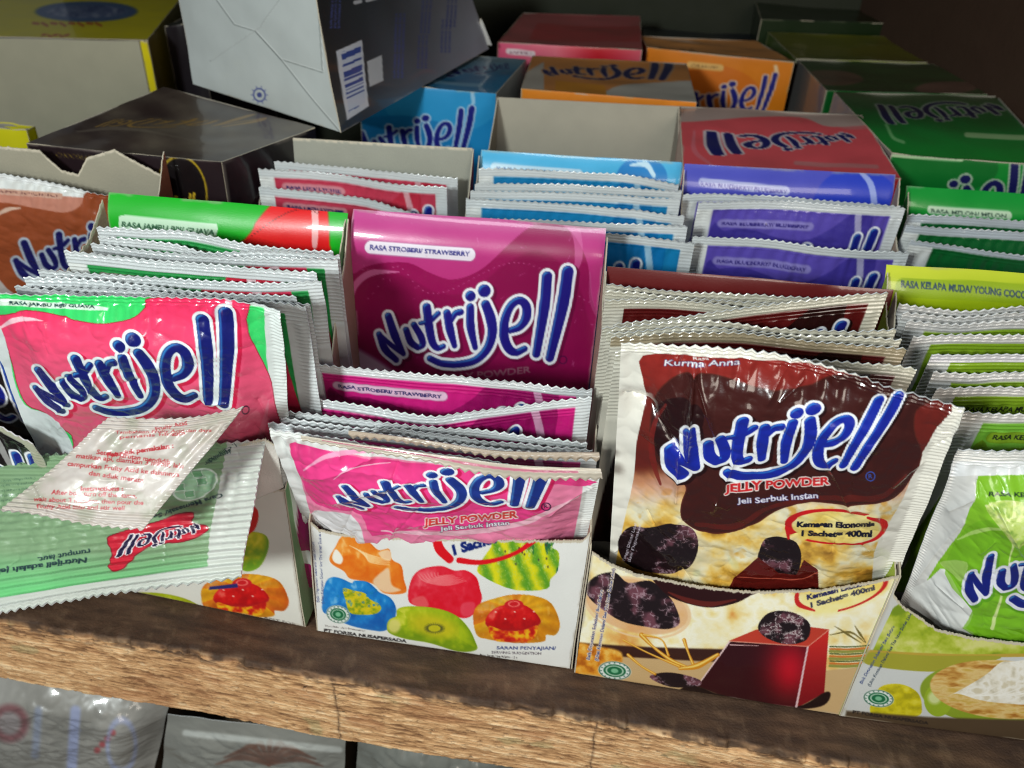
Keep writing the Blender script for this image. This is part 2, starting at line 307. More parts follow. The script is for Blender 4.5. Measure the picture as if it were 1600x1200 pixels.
# ------------------------------------------------------------------ sachets
def sachet(label, top, bot=None, H=104, lean=11, art=None, group=None, mm=False, bulge=2.5, res=1.5, vis=32, base=(.90, .91, .90), seal=9.0, side=6.0, left=True,
           teeth=3.5, tooth=1.1, amp=.26, creases=(), wob=1.4, seed=0, back=(.80, .80, .78), bteeth=False, seal_at_bottom=False, allridge=0.0, cat_='sachet', name='sachet', period=1.75, matf=None, lump=None, pucker=1.0, ncr=0):
    top3 = np.array([atY(x, y, Y) for x, y, Y in top])
    s = np.linspace(0, 1, 64); tc = along(top3, s); W = np.linalg.norm(np.diff(tc, axis=0), axis=1).sum()
    px = pr(tc); wpx = np.hypot(np.diff(px[0]), np.diff(px[1])).sum(); ppm = wpx/W
    nu = int(np.clip(wpx/res, 60, 430)); s = np.linspace(0, 1, nu); tc = along(top3, s)
    if bot is None:
        bc = tc+np.array([0, lean, 0]); bc[:, 2] = np.maximum(tc[:, 2]-H, 3.0); full = H
    else:
        bot3 = np.array([atY(x, y, Y) for x, y, Y in bot]); bc = along(bot3, s); full = np.linalg.norm(bc-tc, axis=1).mean(); vis = full
    dm = res/ppm; y = np.arange(0, min(vis, full), dm)
    if full-y[-1] > 4: y = np.concatenate([y, np.arange(y[-1]+3, full, 5.0)])
    y[-1] = full; nv = len(y)
    X, Yy = np.meshgrid(s*W, y); S = X/W
    tooth_t = tooth*(np.abs(((X+seed*1.3)/teeth) % 1-.5)*2)**.8*(1+.35*(vn(X/teeth, X*0+seed, 5)-.5)); Ye = Yy+tooth_t*np.clip(1-Yy/4, 0, 1)
    if bteeth: Ye = Ye-tooth_t*np.clip(1-(full-Yy)/4, 0, 1)
    T = (Ye/full)[..., None]
    P = tc[None]*(1-T)+bc[None]*T
    du = np.gradient(P, axis=1); dv = np.gradient(P, axis=0); n = np.cross(dv, du); n = n/np.linalg.norm(n, axis=2, keepdims=True)
    n = np.broadcast_to(n.mean((0, 1)), n.shape)*.6+n*.4; n = n/np.linalg.norm(n, axis=2, keepdims=True)
    ds = np.minimum(X, W-X); rid = np.maximum(sm(seal+.8, seal-.6, Yy), sm(side+.8, side-.8, ds if left else W-X)*.8)
    if seal_at_bottom: rid = np.maximum(rid, sm(seal+.8, seal-.6, full-Yy))
    rid = np.maximum(rid, allridge); wig = 1.2*(fbm(X/25+seed, Yy/25, 9, 2)-.5)
    prof = sm(side-1, side+22, ds)*sm(seal-1, seal+20, Yy)*((sm(seal-1, seal+20, full-Yy)) if bot is not None or bteeth else 1)
    rid = np.maximum(rid, allridge)
    R0 = rid*amp*np.sin((Yy+wig)*2*math.pi/period)*(1-.35*vn(X/4, Yy/3, 4)); D = R0 + bulge*prof**.8
    D = D+wob*(fbm(X/34+seed, Yy/26+seed*2, 1, 2)-.5)*2*sm(0, 14, Yy) + .45*wob*prof**.5*(np.abs(fbm(X/13+Yy/30+seed, Yy/9-X/22, 2, 3)-.5)*4-.5)
    D = D+.9*(fbm(X/16+seed, X*0+seed, 7, 2)-.5)*2*sm(10, 0, Yy)
    pk = np.sin(X*2*math.pi/6.3+5*vn(X/14+seed, X*0, 4)+1.2*vn(X/20, Yy/10, 5))*(.25+.9*vn(X/9+seed, X*0+3, 6))*np.exp(-np.clip(Yy-seal, 0, 99)/9)*sm(seal-2, seal+2, Yy)*pucker
    D = D+pk
    if mm: ax, ay = X, Yy; aw = dm*.9
    else: ax, ay = pr(P+n*(D-R0)[..., None]); aw = res*.7; bx, by = pr(P)
    if not mm:
        D = D+.16*(np.abs(fbm(X/5+seed, Yy/7, 71, 3)-.5)*2)*prof**.5
        D = D if lump is None else D+lump(bx, by)
        rg = np.random.default_rng(int(seed*10)+5); x0, x1, y0_, y1_ = bx.min(), bx.max(), by.min(), by.max()
        for _ in range(ncr):
            cx, cy = rg.uniform(x0, x1), rg.uniform(y0_, y1_); an = rg.normal(1.3, .8); L_ = rg.uniform(12, 46); am = rg.normal(0, .5)
            e = np.abs(sdcaps(bx, by, [(cx, cy), (cx+L_*math.cos(an), cy+L_*math.sin(an))], .01)); D = D+am*np.exp(-e/rg.uniform(1.1, 3.6))*sm(0, 12, Yy)
    for (a, b, am, wd) in creases:
        e = np.abs(sdcaps(bx, by, [a, b], .01)); D = D+am*np.exp(-e/wd)
    PB = P+n*(D-R0-rid*amp*.8)[..., None]; P = P+n*D[..., None]
    a = Art(ax, ay, aw, base)
    if art: art(a, W) if mm else art(a)
    col = a.rgb()
    th = .16+1.3*bulge*prof
    lo = P.reshape(-1, 3)[:, 2].min(); cx = P.reshape(-1, 3).mean(0)
    t = thing(name, label, cat_, group, (cx[0], cx[1], lo))
    k = max(2, int(np.searchsorted(y, seal))) if seal > 0 else 0
    m = [matf or FILM, matf or FILM]
    if k: slab('seal', P[:k+1], col[:k+1], .16, t, m, back=back, rimcol=(.85, .86, .86), origin=org(t), step=2, N=n[:k+1], PB=PB[:k+1])
    k2 = nv
    if seal_at_bottom: k2 = int(np.searchsorted(y, full-seal)); slab('seal', P[k2-1:], col[k2-1:], .16, t, m, back=back, rimcol=(.85, .86, .86), origin=org(t), step=2, N=n[k2-1:], PB=PB[k2-1:])
    slab('pouch', P[k:k2], col[k:k2], th[k:k2], t, m, back=back, rimcol=(.85, .86, .86), origin=org(t), step=5, N=n[k:k2], PB=PB[k:k2])
    return t
def strip(parent, top, bot, col=C(170, 160, 145), teeth=3.5, res=1.5, seed=0, name='folded_seal', line=None):
    """a seal folded over: teeth along its lower edge"""
    a = np.array([atY(*p[:2], p[2]) for p in top]); b = np.array([atY(*p[:2], p[2]) for p in bot]); pa, pb = pr(a), pr(b)
    nu = int(np.hypot(pa[0][-1]-pa[0][0], pa[1][-1]-pa[1][0])/res); s = np.linspace(0, 1, nu); A = along(a, s); B = along(b, s); nv = 14
    L = np.linalg.norm(a[-1]-a[0]); X = (s*L)[None]; t = np.linspace(0, 1, nv)[:, None]; X = np.broadcast_to(X, (nv, nu))
    hh = np.linalg.norm(B-A, axis=1).mean(); tt = t-(t**3)*(np.abs((X/teeth+seed) % 1-.5)*2)**.8*1.2/hh
    P = A[None]*(1-tt[..., None])+B[None]*tt[..., None]; P = P+np.array([0, -.5, .86])*(.22*np.sin(t*hh*2*math.pi/1.75)+.8*(fbm(X/9+seed, t*2, 2, 2)-.5)+1.0*np.sin(t*math.pi))[..., None]
    c = np.tile(col, (nv, nu, 1))
    if line is not None: c = np.where(((t > .25) & (t < .5) & (X > 8) & (X < L-8))[..., None], line, c)
    return slab(name, P, c, .22, parent, [FILM, FILM], back=col, rimcol=col, origin=org(parent), step=3)
def Z(ox, oy, k): return lambda *p: [(ox+k*a, oy+k*b) for a, b in p]
def z1(ox, oy, k): return lambda a, b: (ox+k*a, oy+k*b)
REDW, WHITE, NAVY = C(205, 30, 45), C(238, 240, 240), C(20, 26, 90)
# ------------------------------------------------------------------ prints shared by the families (millimetres, from the top left of a sachet)
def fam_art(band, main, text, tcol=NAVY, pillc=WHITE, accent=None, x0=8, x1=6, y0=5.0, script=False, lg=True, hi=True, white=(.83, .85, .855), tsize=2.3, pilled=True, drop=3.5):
    def f(a, W):
        a.poly([(x0, y0), (W-x1, y0), (W-x1, 140), (x0, 140)], band, smooth=0)
        a.poly([(x0, 24), (x0+8, 17.5), (x0+20, 16), (x0+36, 20), (x0+50, 20), (x0+62, 12), (x0+72, y0-3), (W-x1-9, y0-3), (W-x1-7, 22), (W-x1-2, 34), (W-x1, 150), (x0, 150)], main)
        if accent is not None: a.poly([(x0+58, y0), (W-x1-12, y0), (W-x1-8, 26), (x0+50, 24)], accent, smooth=0); a.poly([(W-x1-24, y0), (W-x1-20, y0), (W-x1-18, 26), (W-x1-22, 26)], WHITE, smooth=0, a=.8)
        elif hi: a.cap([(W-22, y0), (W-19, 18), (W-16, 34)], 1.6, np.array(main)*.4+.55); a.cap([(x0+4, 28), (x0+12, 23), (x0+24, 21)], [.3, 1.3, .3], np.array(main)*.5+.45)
        if script:
            a.text('Rasa', (x0+15, 13.2), (x0+21, 13.2), 1.6, WHITE, 0); a.text('Kurma Anna', (x0+8, 17.6), (x0+34, 17.6), 3.0, WHITE, 0, shear=.2)
        elif pilled: 
            L = min(52, 1.75*len(text)*tsize/2.3); a.pill((x0+6, 9+drop-1), (x0+6+L, 9+drop-1), 2.1, pillc, edge=np.array(pillc)*.6+.4*np.array(main)); a.text(text, (x0+6, 9.9+drop-1), (x0+6+L, 9.9+drop-1), tsize*.75, tcol, 1.5)
        if lg: a.logo([(22, 38), (91, 14), (85, 50), (26, 56)], shadow=np.array(main)*.75)
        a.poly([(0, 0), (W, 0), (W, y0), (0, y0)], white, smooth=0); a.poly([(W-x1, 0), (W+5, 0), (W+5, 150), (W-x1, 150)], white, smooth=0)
    return f
# ------------------------------------------------------------------ prints traced for single faces
def prune(a, pts, seed, sc=9.0, hl=C(186, 158, 170)):
    def f(x, y):
        n = np.abs(fbm(x/sc+seed, y/sc*1.3, 11+seed, 4)-.5)*2; m = fbm(x/sc/2.2+9, y/sc/2, 5+seed, 3)
        k = (np.clip(1.15-n/.11, 0, 1)*sm(.38, .58, m))[:, None]; k2 = sm(.45, .72, m)[:, None]
        c = C(30, 18, 22)*(1-k2)+C(112, 66, 78)*k2; k = k*.8; return c*(1-k)+hl*k
    a.poly(pts, f, smooth=4)
def food(x, y, sc, seed, cols):
    n = fbm(x/sc+seed, y/sc*1.25-seed, 20+seed, 5); return ip(np.clip((n-.5)*1.9+.5, 0, 1), *[(i/(len(cols)-1), c) for i, c in enumerate(cols)])
def halal(a, cx, cy, rx, ry, rot=0):
    a.ell(cx, cy, rx, ry, C(225, 230, 225), rot); a.ell(cx, cy, rx*.93, ry*.93, C(40, 90, 70), rot, ring=max(.35, rx*.02)); a.ell(cx, cy, rx*.68, ry*.68, C(24, 105, 66), rot)
    a.ell(cx, cy, rx*.50, ry*.50, C(190, 215, 195), rot, ring=rx*.025); a.ell(cx, cy, rx*.22, ry*.24, C(120, 185, 145), rot)
    for k in range(16):
        t = k*math.pi/8; a.ell(cx+math.cos(t)*rx*.82, cy+math.sin(t)*ry*.82, rx*.05, ry*.07, C(60, 110, 90))
def art_k_sachet(a):
    z = Z(900, 500, .4); q = z1(900, 500, .4)
    pr_ = z((262, 138), (480, 138), (700, 150), (880, 165), (1060, 205), (1260, 262), (1470, 322), (1400, 430), (1330, 560), (1275, 700), (1215, 800), (1165, 900), (1130, 1100), (900, 1300), (150, 1300), (150, 1000), (185, 800), (225, 620), (238, 470), (272, 320), (262, 230))
    bgc = [C(176, 128, 50), C(226, 178, 74), C(238, 208, 130), C(240, 226, 180), C(236, 232, 205), C(226, 180, 90)]
    def bgf(x, y):
        c = food(x, y, 40, 1, bgc); red = np.tile(C(150, 42, 36), (len(x), 1)); k = sm(722, 768, y)[:, None]; red = ip((y-560)/190, (0, red[0]), (.35, C(112, 34, 28)), (1, C(96, 32, 26)))
        pink = C(205, 140, 120); k2 = sm(728, 752, y)[:, None]*(1-sm(755, 800, y))[:, None]*.7
        c = red*(1-k)+c*k; return c*(1-k2)+pink*k2
    a.poly(pr_, bgf, smooth=3)
    blob = z((300, 330), (345, 250), (440, 200), (560, 215), (680, 255), (800, 272), (910, 250), (1020, 212), (1130, 225), (1385, 300), (1330, 350), (1322, 430), (1350, 520), (1310, 610), (1240, 690), (1120, 716), (920, 708), (800, 735), (700, 790), (600, 828), (490, 822), (420, 780), (412, 720), (432, 650), (390, 610), (318, 560), (290, 450))
    a.poly(blob, C(64, 25, 22), edge=C(86, 34, 26), ew=1.0)
    a.poly(z((300, 440), (325, 330), (420, 300), (500, 360), (470, 470), (400, 560), (330, 540)), C(38, 12, 14)); a.cap(z((330, 640), (300, 540), (300, 430), (350, 330)), [2, 5, 4, 2], C(120, 32, 28), a=.8)
    a.cap(z((470, 795), (620, 805), (760, 730), (980, 690), (1180, 690), (1290, 600)), [3, 5, 3, 4, 5, 2], C(96, 30, 24), a=.8)
    a.logo([q(443, 428), q(1262, 292), q(1088, 572), q(417, 604)], thick=4, shadow=C(35, 8, 10), blue=C(24, 40, 158), hi=C(50, 140, 225))
    a.text('JELLY POWDER', q(580, 668), q(992, 640), 13, C(212, 40, 45), 2, outline=C(250, 245, 240), ow=1.5, shear=.1); a.text('Jeli Serbuk Instan', q(630, 714), q(946, 694), 9, C(235, 235, 245), 1, outline=C(70, 60, 120), ow=.8)
    a.ell(*q(1150, 605), 7, 7, C(60, 90, 190), ring=.8); a.text('R', q(1143, 613), q(1158, 612), 7, C(60, 90, 190), 1)
    a.text('Kurma Anna', q(345, 178), q(640, 172), 9.5, WHITE, .5, shear=.25, outline=C(60, 50, 120), ow=.7); a.text('Rasa', q(458, 152), q(520, 150), 5, WHITE, 1)
    for i in range(26):
        r = random.random; x, y = q(250+r()*900, 850+r()*160); a.ell(x, y, 3+r()*9, 2+r()*6, [C(250, 240, 205), C(235, 170, 60), C(200, 210, 150)][i % 3], rot=r()*180, a=.35, soft=4)
    a.ell(*q(400, 905), 52, 34, C(220, 200, 150), a=.5, soft=6)
    prune(a, z((165, 860), (215, 805), (290, 810), (370, 792), (455, 815), (478, 880), (455, 950), (400, 985), (290, 985), (190, 945)), 1); prune(a, z((715, 900), (740, 850), (800, 842), (862, 870), (880, 930), (850, 1000), (770, 990), (715, 945)), 2)
    a.poly(z((620, 1000), (712, 925), (790, 985), (860, 990), (890, 935), (945, 975), (950, 1100), (560, 1100)), C(92, 22, 18), smooth=0); a.cap(z((630, 1000), (860, 1010), (945, 985)), .7, C(190, 90, 70))
    a.ell(*q(1015, 806), 74, 26, C(246, 226, 120), a=.55, soft=8); a.ell(*q(1015, 806), 75, 27, C(206, 26, 30), ring=2.2, rot=2, arc=(150, 310)); a.ell(*q(1015, 806), 75, 27, C(206, 26, 30), ring=1.3, rot=2, arc=(330, 128)); a.cap(z((1140, 770), (1205, 790), (1195, 830)), [2, 5, 2], C(206, 26, 30)); a.cap(z((830, 850), (828, 800), (860, 770)), [2, 4, 2], C(206, 26, 30))
    a.text('Kemasan Ekonomis', q(862, 806), q(1166, 806), 8.5, C(18, 18, 40), 3, shear=.12); a.text('1 Sachet= 400ml', q(880, 842), q(1156, 842), 8.5, C(18, 18, 40), 3, shear=.12)
    a.text('Tanggal Dibuat/ Label', q(190, 945), q(238, 795), 4.5, C(225, 215, 230), 0); a.text('Baik Digunakan', q(212, 945), q(255, 800), 4.5, C(225, 215, 230), 0)
def art_k_front(a):
    z = Z(880, 780, .35); q = z1(880, 780, .35)
    a.allp(1, lambda x, y: food(x, y, 52, 3, [C(226, 160, 80), C(240, 208, 130), C(248, 236, 190), C(252, 248, 226), C(246, 230, 170), C(238, 190, 90)]))
    a.poly(z((40, 640), (330, 652), (720, 660), (720, 725), (60, 690)), C(60, 30, 22), smooth=0, soft=3); a.poly(z((40, 690), (400, 705), (760, 720), (1180, 760), (1340, 745), (1300, 1100), (0, 1100)), C(206, 172, 122), smooth=0, soft=3)
    a.poly(z((40, 650), (150, 655), (260, 680), (240, 760), (140, 790), (40, 790)), lambda x, y: food(x, y, 12, 4, [C(180, 95, 20), C(228, 150, 40), C(240, 190, 90)]), soft=4)
    for k in range(9): y = 652+k*11; a.cap(z((1190, y), (1290-k*2, y+4), (1420, y-4)), 1.0+.6*(k % 3), [C(70, 90, 40), C(210, 120, 50), C(150, 150, 70)][k % 3])
    a.ell(*q(330, 470), 84, 42, C(226, 170, 120), a=.75, rot=12, soft=3); a.ell(*q(330, 480), 83, 44, C(240, 205, 160), ring=1.4, rot=12, a=.9)
    prune(a, z((105, 385), (150, 340), (230, 325), (290, 370), (390, 360), (470, 425), (505, 480), (520, 545), (470, 572), (380, 565), (260, 540), (160, 480), (108, 430)), 3, 11)
    a.poly(z((405, 325), (430, 390), (500, 440), (640, 475), (760, 458), (840, 420), (900, 385), (650, 330)), C(44, 12, 14)); a.cap(z((470, 410), (560, 445), (660, 460), (770, 440)), [1, 4, 4, 1], C(110, 36, 28), a=.8)
    a.poly(z((740, 622), (860, 572), (1100, 562), (1185, 575), (1092, 652)), C(196, 62, 44), smooth=0)
    def jf(x, y):
        u = (x-q(600, 0)[0])/(q(1090, 0)[0]-q(600, 0)[0]); v = (y-q(0, 620)[1])/(q(0, 925)[1]-q(0, 620)[1]); k = np.exp(-(((u-.84)/.2)**2+((v-.42)/.42)**2))[:, None]; return C(52, 8, 16)*(1-k)+C(190, 12, 34)*k
    a.poly(z((742, 625), (1090, 652), (1040, 930), (780, 905), (600, 830)), jf, smooth=0); a.poly(z((1092, 652), (1185, 578), (1165, 862), (1045, 930)), lambda x, y: ip((y-q(0, 600)[1])/100, (0, C(206, 40, 34)), (1, C(130, 12, 24))), smooth=0)
    a.poly(z((590, 828), (700, 870), (860, 900), (1040, 926), (1170, 858), (1192, 880), (1150, 925), (1000, 940), (860, 925), (560, 900), (520, 850)), C(26, 10, 10), soft=2)
    a.cap(z((742, 625), (600, 825)), [1.3, .8], C(236, 205, 205)); a.cap(z((1091, 652), (1040, 926)), [1.4, 1.6], C(225, 190, 195)); a.cap(z((742, 623), (1092, 650), (1185, 577)), .6, C(230, 140, 120), smooth=0); a.cap(z((745, 640), (870, 645)), [.8, .3], C(240, 200, 200))
    prune(a, z((868, 565), (900, 508), (960, 488), (1040, 502), (1100, 550), (1085, 620), (1000, 640), (910, 612)), 5, 8, C(225, 215, 215)); prune(a, z((385, 790), (440, 768), (520, 772), (610, 800), (600, 830), (480, 835)), 6, 7)
    for p, r in (([(350, 600), (400, 650), (480, 710), (560, 745)], [4, 2, 3, 2]), ([(540, 620), (560, 680), (585, 740)], [3, 1.5, 3]), ([(290, 690), (350, 740), (410, 775)], [2.5, 1.5, 2]), ([(520, 750), (600, 735), (690, 685)], [2, 5, 3]), ([(270, 625), (380, 680), (520, 740)], [1.4, 1.2, 2]), ([(360, 600), (440, 620), (470, 690)], [2, 1, 2])):
        a.cap(z(*p), r, C(214, 140, 30)); a.cap([(x-.8, y-.8) for x, y in z(*p)], [k*.35 for k in r], C(250, 214, 110))
    for (p, r) in (([(1190, 600), (1280, 590), (1350, 640)], [.6, 1.6, .5]), ([(1210, 560), (1270, 600), (1330, 640)], [.4, 1.8, .4]), ([(1300, 560), (1325, 600), (1350, 635)], [.4, 2, .4])): a.cap(z(*p), r, C(120, 105, 50))
    halal(a, *q(230, 762), 26, 15, 5)
    a.ell(*q(1240, 420), 72, 27, C(248, 232, 130), a=.6, soft=8, rot=-14); a.ell(*q(1240, 410), 72, 27, C(206, 40, 36), ring=1.5, rot=-15, arc=(350, 100)); a.cap(z((1120, 490), (1050, 460), (1045, 410), (1080, 380)), [1.5, 4, 3, 1], C(206, 40, 36))
    a.text('Kemasan Ekonomis', q(1088, 442), q(1392, 372), 8, C(40, 40, 90), 2.5, shear=.12); a.text('1 Sachet= 400ml', q(1105, 476), q(1392, 402), 8, C(60, 60, 80), 2.5, shear=.12)
    a.text('Baik Digunakan Sebelum/ Best Before', q(118, 715), q(178, 405), 5.2, C(70, 80, 130), 1, outline=C(235, 215, 190), ow=.8); a.text('(Lihat Kemasan Dalam/ See The Inner Sachet Label)', q(155, 720), q(232, 308), 5.2, C(70, 80, 130), 1, outline=C(235, 215, 190), ow=.8)
def glossy(base, dark, lite, cx, cy, rx, ry, seed=0):
    def f(x, y):
        u = (x-cx)/rx; v = (y-cy)/ry; n = fbm(x/11+seed, y/7, 30+seed, 3); k = np.clip(.5+.4*v+1.1*(n-.5), 0, 1)[:, None]; c = base*(1-k)+dark*k
        h = (sm(.60, .74, fbm(x/13+seed+y/40, y/8-u, 33+seed, 2))*.55+.35*np.exp(-(((u+.35)/.3)**2+((v+.5)/.16)**2)))[:, None]; return c*(1-h)+lite*h
    f.dome = (base, dark, lite, seed)
    return f
def flower_jelly(a, q, s, red=True, rows=True):
    """moulded yellow and red jelly; q maps local (0..100, 0..70) to the print"""
    pts = [(0, 26), (7, 12), (24, 5), (46, 0), (70, 2), (90, 12), (100, 38), (95, 52), (84, 52), (82, 60), (60, 62), (40, 61), (18, 57), (4, 51)]
    P = [q(*p) for p in pts]; cx, cy = q(50, 20)
    def f(x, y):
        t = np.arctan2((y-cy)*1.4, x-cx)*14/(2*math.pi); k = (np.abs((t % 1)-.5)*2)[:, None]; m = sm(.45, .62, vn(np.floor(t)*3.7+5, x*0+s, 3))[:, None]
        c = C(238, 176, 20)*(1-m)+C(222, 84, 22)*m; c = c*(.78+.22*k); h = (sm(.72, .85, fbm(x/6, y/10, 40, 3))*.5)[:, None]; return c*(1-h)+C(255, 238, 150)*h
    a.poly(P, f); a.poly(P, glossy(C(240, 170, 30), C(190, 90, 10), C(255, 240, 170), cx, cy, 40, 20, s), a=.5)
    if red: a.poly([q(*p) for p in ((14, 32), (24, 18), (42, 12), (60, 14), (74, 26), (77, 38), (60, 46), (34, 46), (18, 42))], glossy(C(222, 22, 22), C(170, 8, 16), C(250, 130, 110), *q(45, 30), 40, 20, 3))
    a.poly([q(*p) for p in ((18, 40), (36, 46), (56, 46), (74, 40), (68, 58), (44, 60), (24, 58))], lambda x, y: food(x, y, 8, 6, [C(240, 190, 30), C(238, 150, 20), C(214, 50, 20), C(190, 20, 20)]))
    a.ell(*q(47, 13), 11*abs(q(1, 0)[0]-q(0, 0)[0]), 6*abs(q(1, 0)[0]-q(0, 0)[0]), C(206, 26, 34)); a.ell(*q(47, 12), 6*abs(q(1, 0)[0]-q(0, 0)[0]), 3*abs(q(1, 0)[0]-q(0, 0)[0]), C(250, 120, 110), ring=.6)
    for k in range(5): a.ell(*q(26+k*11, 22+(k % 2)*9), 1.6, 1.0, C(255, 205, 190))
def art_b_front(a):
    z = Z(480, 820, .175); q = z1(480, 820, .175); y = Z(680, 820, .2); r = z1(680, 820, .2)
    a.poly(z((200, 290), (255, 190), (300, 110), (370, 85), (450, 95), (560, 150), (640, 215), (735, 205), (765, 300), (845, 350), (868, 470), (885, 590), (700, 600), (600, 520), (480, 490), (380, 470), (330, 410), (225, 350)), glossy(C(240, 140, 40), C(228, 104, 14), C(255, 214, 140), *q(520, 330), 60, 45, 1))
    a.poly(z((590, 500), (680, 400), (735, 380), (760, 520), (840, 570), (700, 590)), C(240, 214, 180), a=.85, soft=3); a.poly(z((640, 240), (735, 215), (755, 300), (690, 300)), C(245, 222, 190), a=.8, soft=2); a.poly(z((225, 280), (260, 215), (320, 290), (300, 345), (245, 330)), C(244, 240, 228), soft=2)
    for k in range(6): a.cap(z((380+k*30, 180+k*12), (560, 260+k*12), (740, 300+k*10)), [.5, 1.1, .4], C(255, 225, 170), a=.7)
    a.poly(z((150, 560), (180, 490), (240, 462), (320, 478), (400, 512), (430, 490), (540, 498), (620, 560), (650, 590), (750, 640), (800, 740), (770, 870), (690, 938), (560, 930), (380, 890), (200, 810), (135, 760), (140, 640)), glossy(C(30, 138, 214), C(10, 92, 176), C(150, 205, 240), *q(450, 720), 60, 45, 2))
    a.poly(z((320, 562), (420, 578), (520, 600), (560, 650), (640, 690), (665, 740), (600, 788), (430, 792), (370, 760), (345, 670)), lambda x, y_: food(x, y_, 9, 7, [C(120, 150, 30), C(204, 190, 20), C(226, 200, 30), C(60, 150, 170)]), smooth=3)
    for k in range(14): a.ell(*q(250+random.random()*420, 560+random.random()*180), 1.5, 1.5, C(20, 120, 170), ring=.4)
    a.poly(z((905, 640), (920, 520), (960, 430), (1040, 375), (1200, 352), (1320, 392), (1420, 388), (1515, 450), (1548, 560), (1562, 660), (1480, 790), (1375, 815), (1180, 745), (960, 702)), glossy(C(228, 36, 58), C(222, 10, 34), C(250, 120, 130), *q(1230, 600), 58, 45, 4))
    for k in range(7): a.cap(z((990+k*30, 430-k*4), (1060+k*20, 490-k*8), (1250, 520-k*14), (1430-k*20, 480-k*8)), [.5, 1.2, 1.4, .4], C(250, 150, 150), a=.6)
    a.poly(z((940, 650), (1040, 618), (1090, 690), (1060, 715), (960, 700)), C(236, 110, 110), a=.7, soft=3); a.poly(z((1370, 740), (1400, 680), (1500, 680), (1480, 780), (1400, 800)), C(236, 90, 110), a=.6, soft=3)
    a.poly(z((718, 880), (745, 830), (800, 800), (815, 735), (930, 710), (1160, 728), (1330, 790), (1440, 900), (1500, 1020), (1512, 1110), (1350, 1130), (1100, 1050), (880, 1010), (735, 955)), glossy(C(176, 194, 24), C(110, 146, 14), C(226, 224, 90), *q(1130, 880), 75, 50, 5))
    a.ell(*q(1130, 890), 38, 17, C(206, 190, 30), rot=14, soft=12, a=.8); a.ell(*q(780, 890), 10, 11, C(222, 214, 120), soft=5, a=.9)
    for k in range(26): t = k*2*math.pi/26; a.cap([q(1140+60*math.cos(t), 910+34*math.sin(t)), q(1140+95*math.cos(t), 910+52*math.sin(t))], [.9, .3], C(60, 66, 40), a=.8)
    halal(a, *q(278, 795), 19, 14, 12)
    def st(x, y_):
        u = (x-(y_-840)*.35); k = (np.sin(u*.22+3*fbm(x/12, y_/12, 50))*.5+.5)[:, None]; c = C(226, 220, 24)*(1-k)+C(96, 160, 36)*k; g = sm(.55, .7, fbm(x/9, y_/25, 51))[:, None]*sm(800, 850, x)[:, None]; c = c*(1-g)+C(36, 104, 62)*g
        h = (np.clip(1-np.abs(fbm(x/3, y_/6, 52, 3)-.5)/.03, 0, 1)*.5)[:, None]; return c*(1-h)+C(190, 214, 130)*h
    a.poly(y((330, 340), (370, 260), (440, 160), (480, 90), (900, 110), (915, 170), (968, 215), (960, 350), (900, 420), (875, 492), (680, 502), (540, 470), (390, 395)), st, smooth=3)
    for k in range(24): x0, y0 = r(480+random.random()*430, 130+random.random()*220); a.ell(x0, y0, 1.3, 2.0, [C(70, 70, 50), C(205, 220, 140)][k % 2], ring=.5 if k % 2 else None)
    flower_jelly(a, lambda u, v: r(300+u*6.75, 532+v*6.2), 2)
    a.cap(y((10, 90), (40, 180), (115, 255)), [7, 7.5, 6.5], C(222, 14, 28)); a.cap(y((190, 264), (330, 280), (480, 262), (640, 205), (790, 105)), [4.5, 3.8, 3.2, 3, 4.5], C(222, 14, 28)); a.poly(y((850, 60), (900, 70), (930, 110), (880, 110)), C(190, 14, 28), smooth=0)
    a.text('1 Sachet=', r(150, 222), r(540, 108), 15, C(14, 34, 112), 3, shear=.05); a.text('nomis', r(680, 120), r(832, 112), 11, C(14, 34, 92), 3)
    a.text('PT FORISA NUSAPERSADA', q(150, 952), q(890, 1046), 5.2, C(34, 30, 34), 2.5); a.text('Diproduksi oleh/ Produced by:', q(160, 905), q(520, 945), 3, C(90, 80, 80), 0)
    a.text('SARAN PENYAJIAN/', r(480, 965), r(945, 972), 5.2, C(60, 74, 130), 1.5, shear=.1); a.text('SERVING SUGGESTION', r(440, 1000), r(830, 1012), 4.2, C(90, 80, 90), 1); a.text('Berat Bersih/ Net Weight : 15 g', r(350, 1025), r(640, 1045), 4, C(60, 50, 50), 1)
    a.text('Baik Digunakan Sebelum/ Best Before', q(108, 690), q(62, 150), 4.6, C(70, 80, 130), .5); a.text('(Lihat Kemasan Dalam/ See The Inner Sachet Label)', q(150, 705), q(118, -10), 4.6, C(70, 80, 130), .5)
def art_a_front(a):
    z = Z(0, 640, .35); q = z1(0, 640, .35)
    a.poly(z((1075, 560), (1120, 540), (1190, 560), (1200, 620), (1160, 700), (1090, 715), (1040, 640)), glossy(C(214, 206, 30), C(110, 160, 30), C(240, 236, 130), *q(1130, 630), 25, 25, 6)); flower_jelly(a, lambda u, v: q(900+u*3.9, 730+v*3.2), 5)
    a.poly(z((560, 830), (700, 815), (850, 850), (930, 930), (700, 900)), glossy(C(170, 186, 20), C(150, 140, 20), C(230, 220, 90), *q(750, 860), 60, 20, 7)); a.cap(z((1080, 560), (1120, 520), (1130, 460), (1095, 415)), [3, 8, 9, 5], C(220, 40, 30))
    a.text('Ekonomis', q(1000, 520), q(1085, 495), 8, C(18, 40, 120), 2); a.text('BEST FOR', q(1180, 935), q(1320, 965), 3.5, C(90, 80, 80), 1)
    a.poly(z((935, 800), (940, 785), (1062, 772), (1066, 790)), C(40, 44, 110), smooth=0)
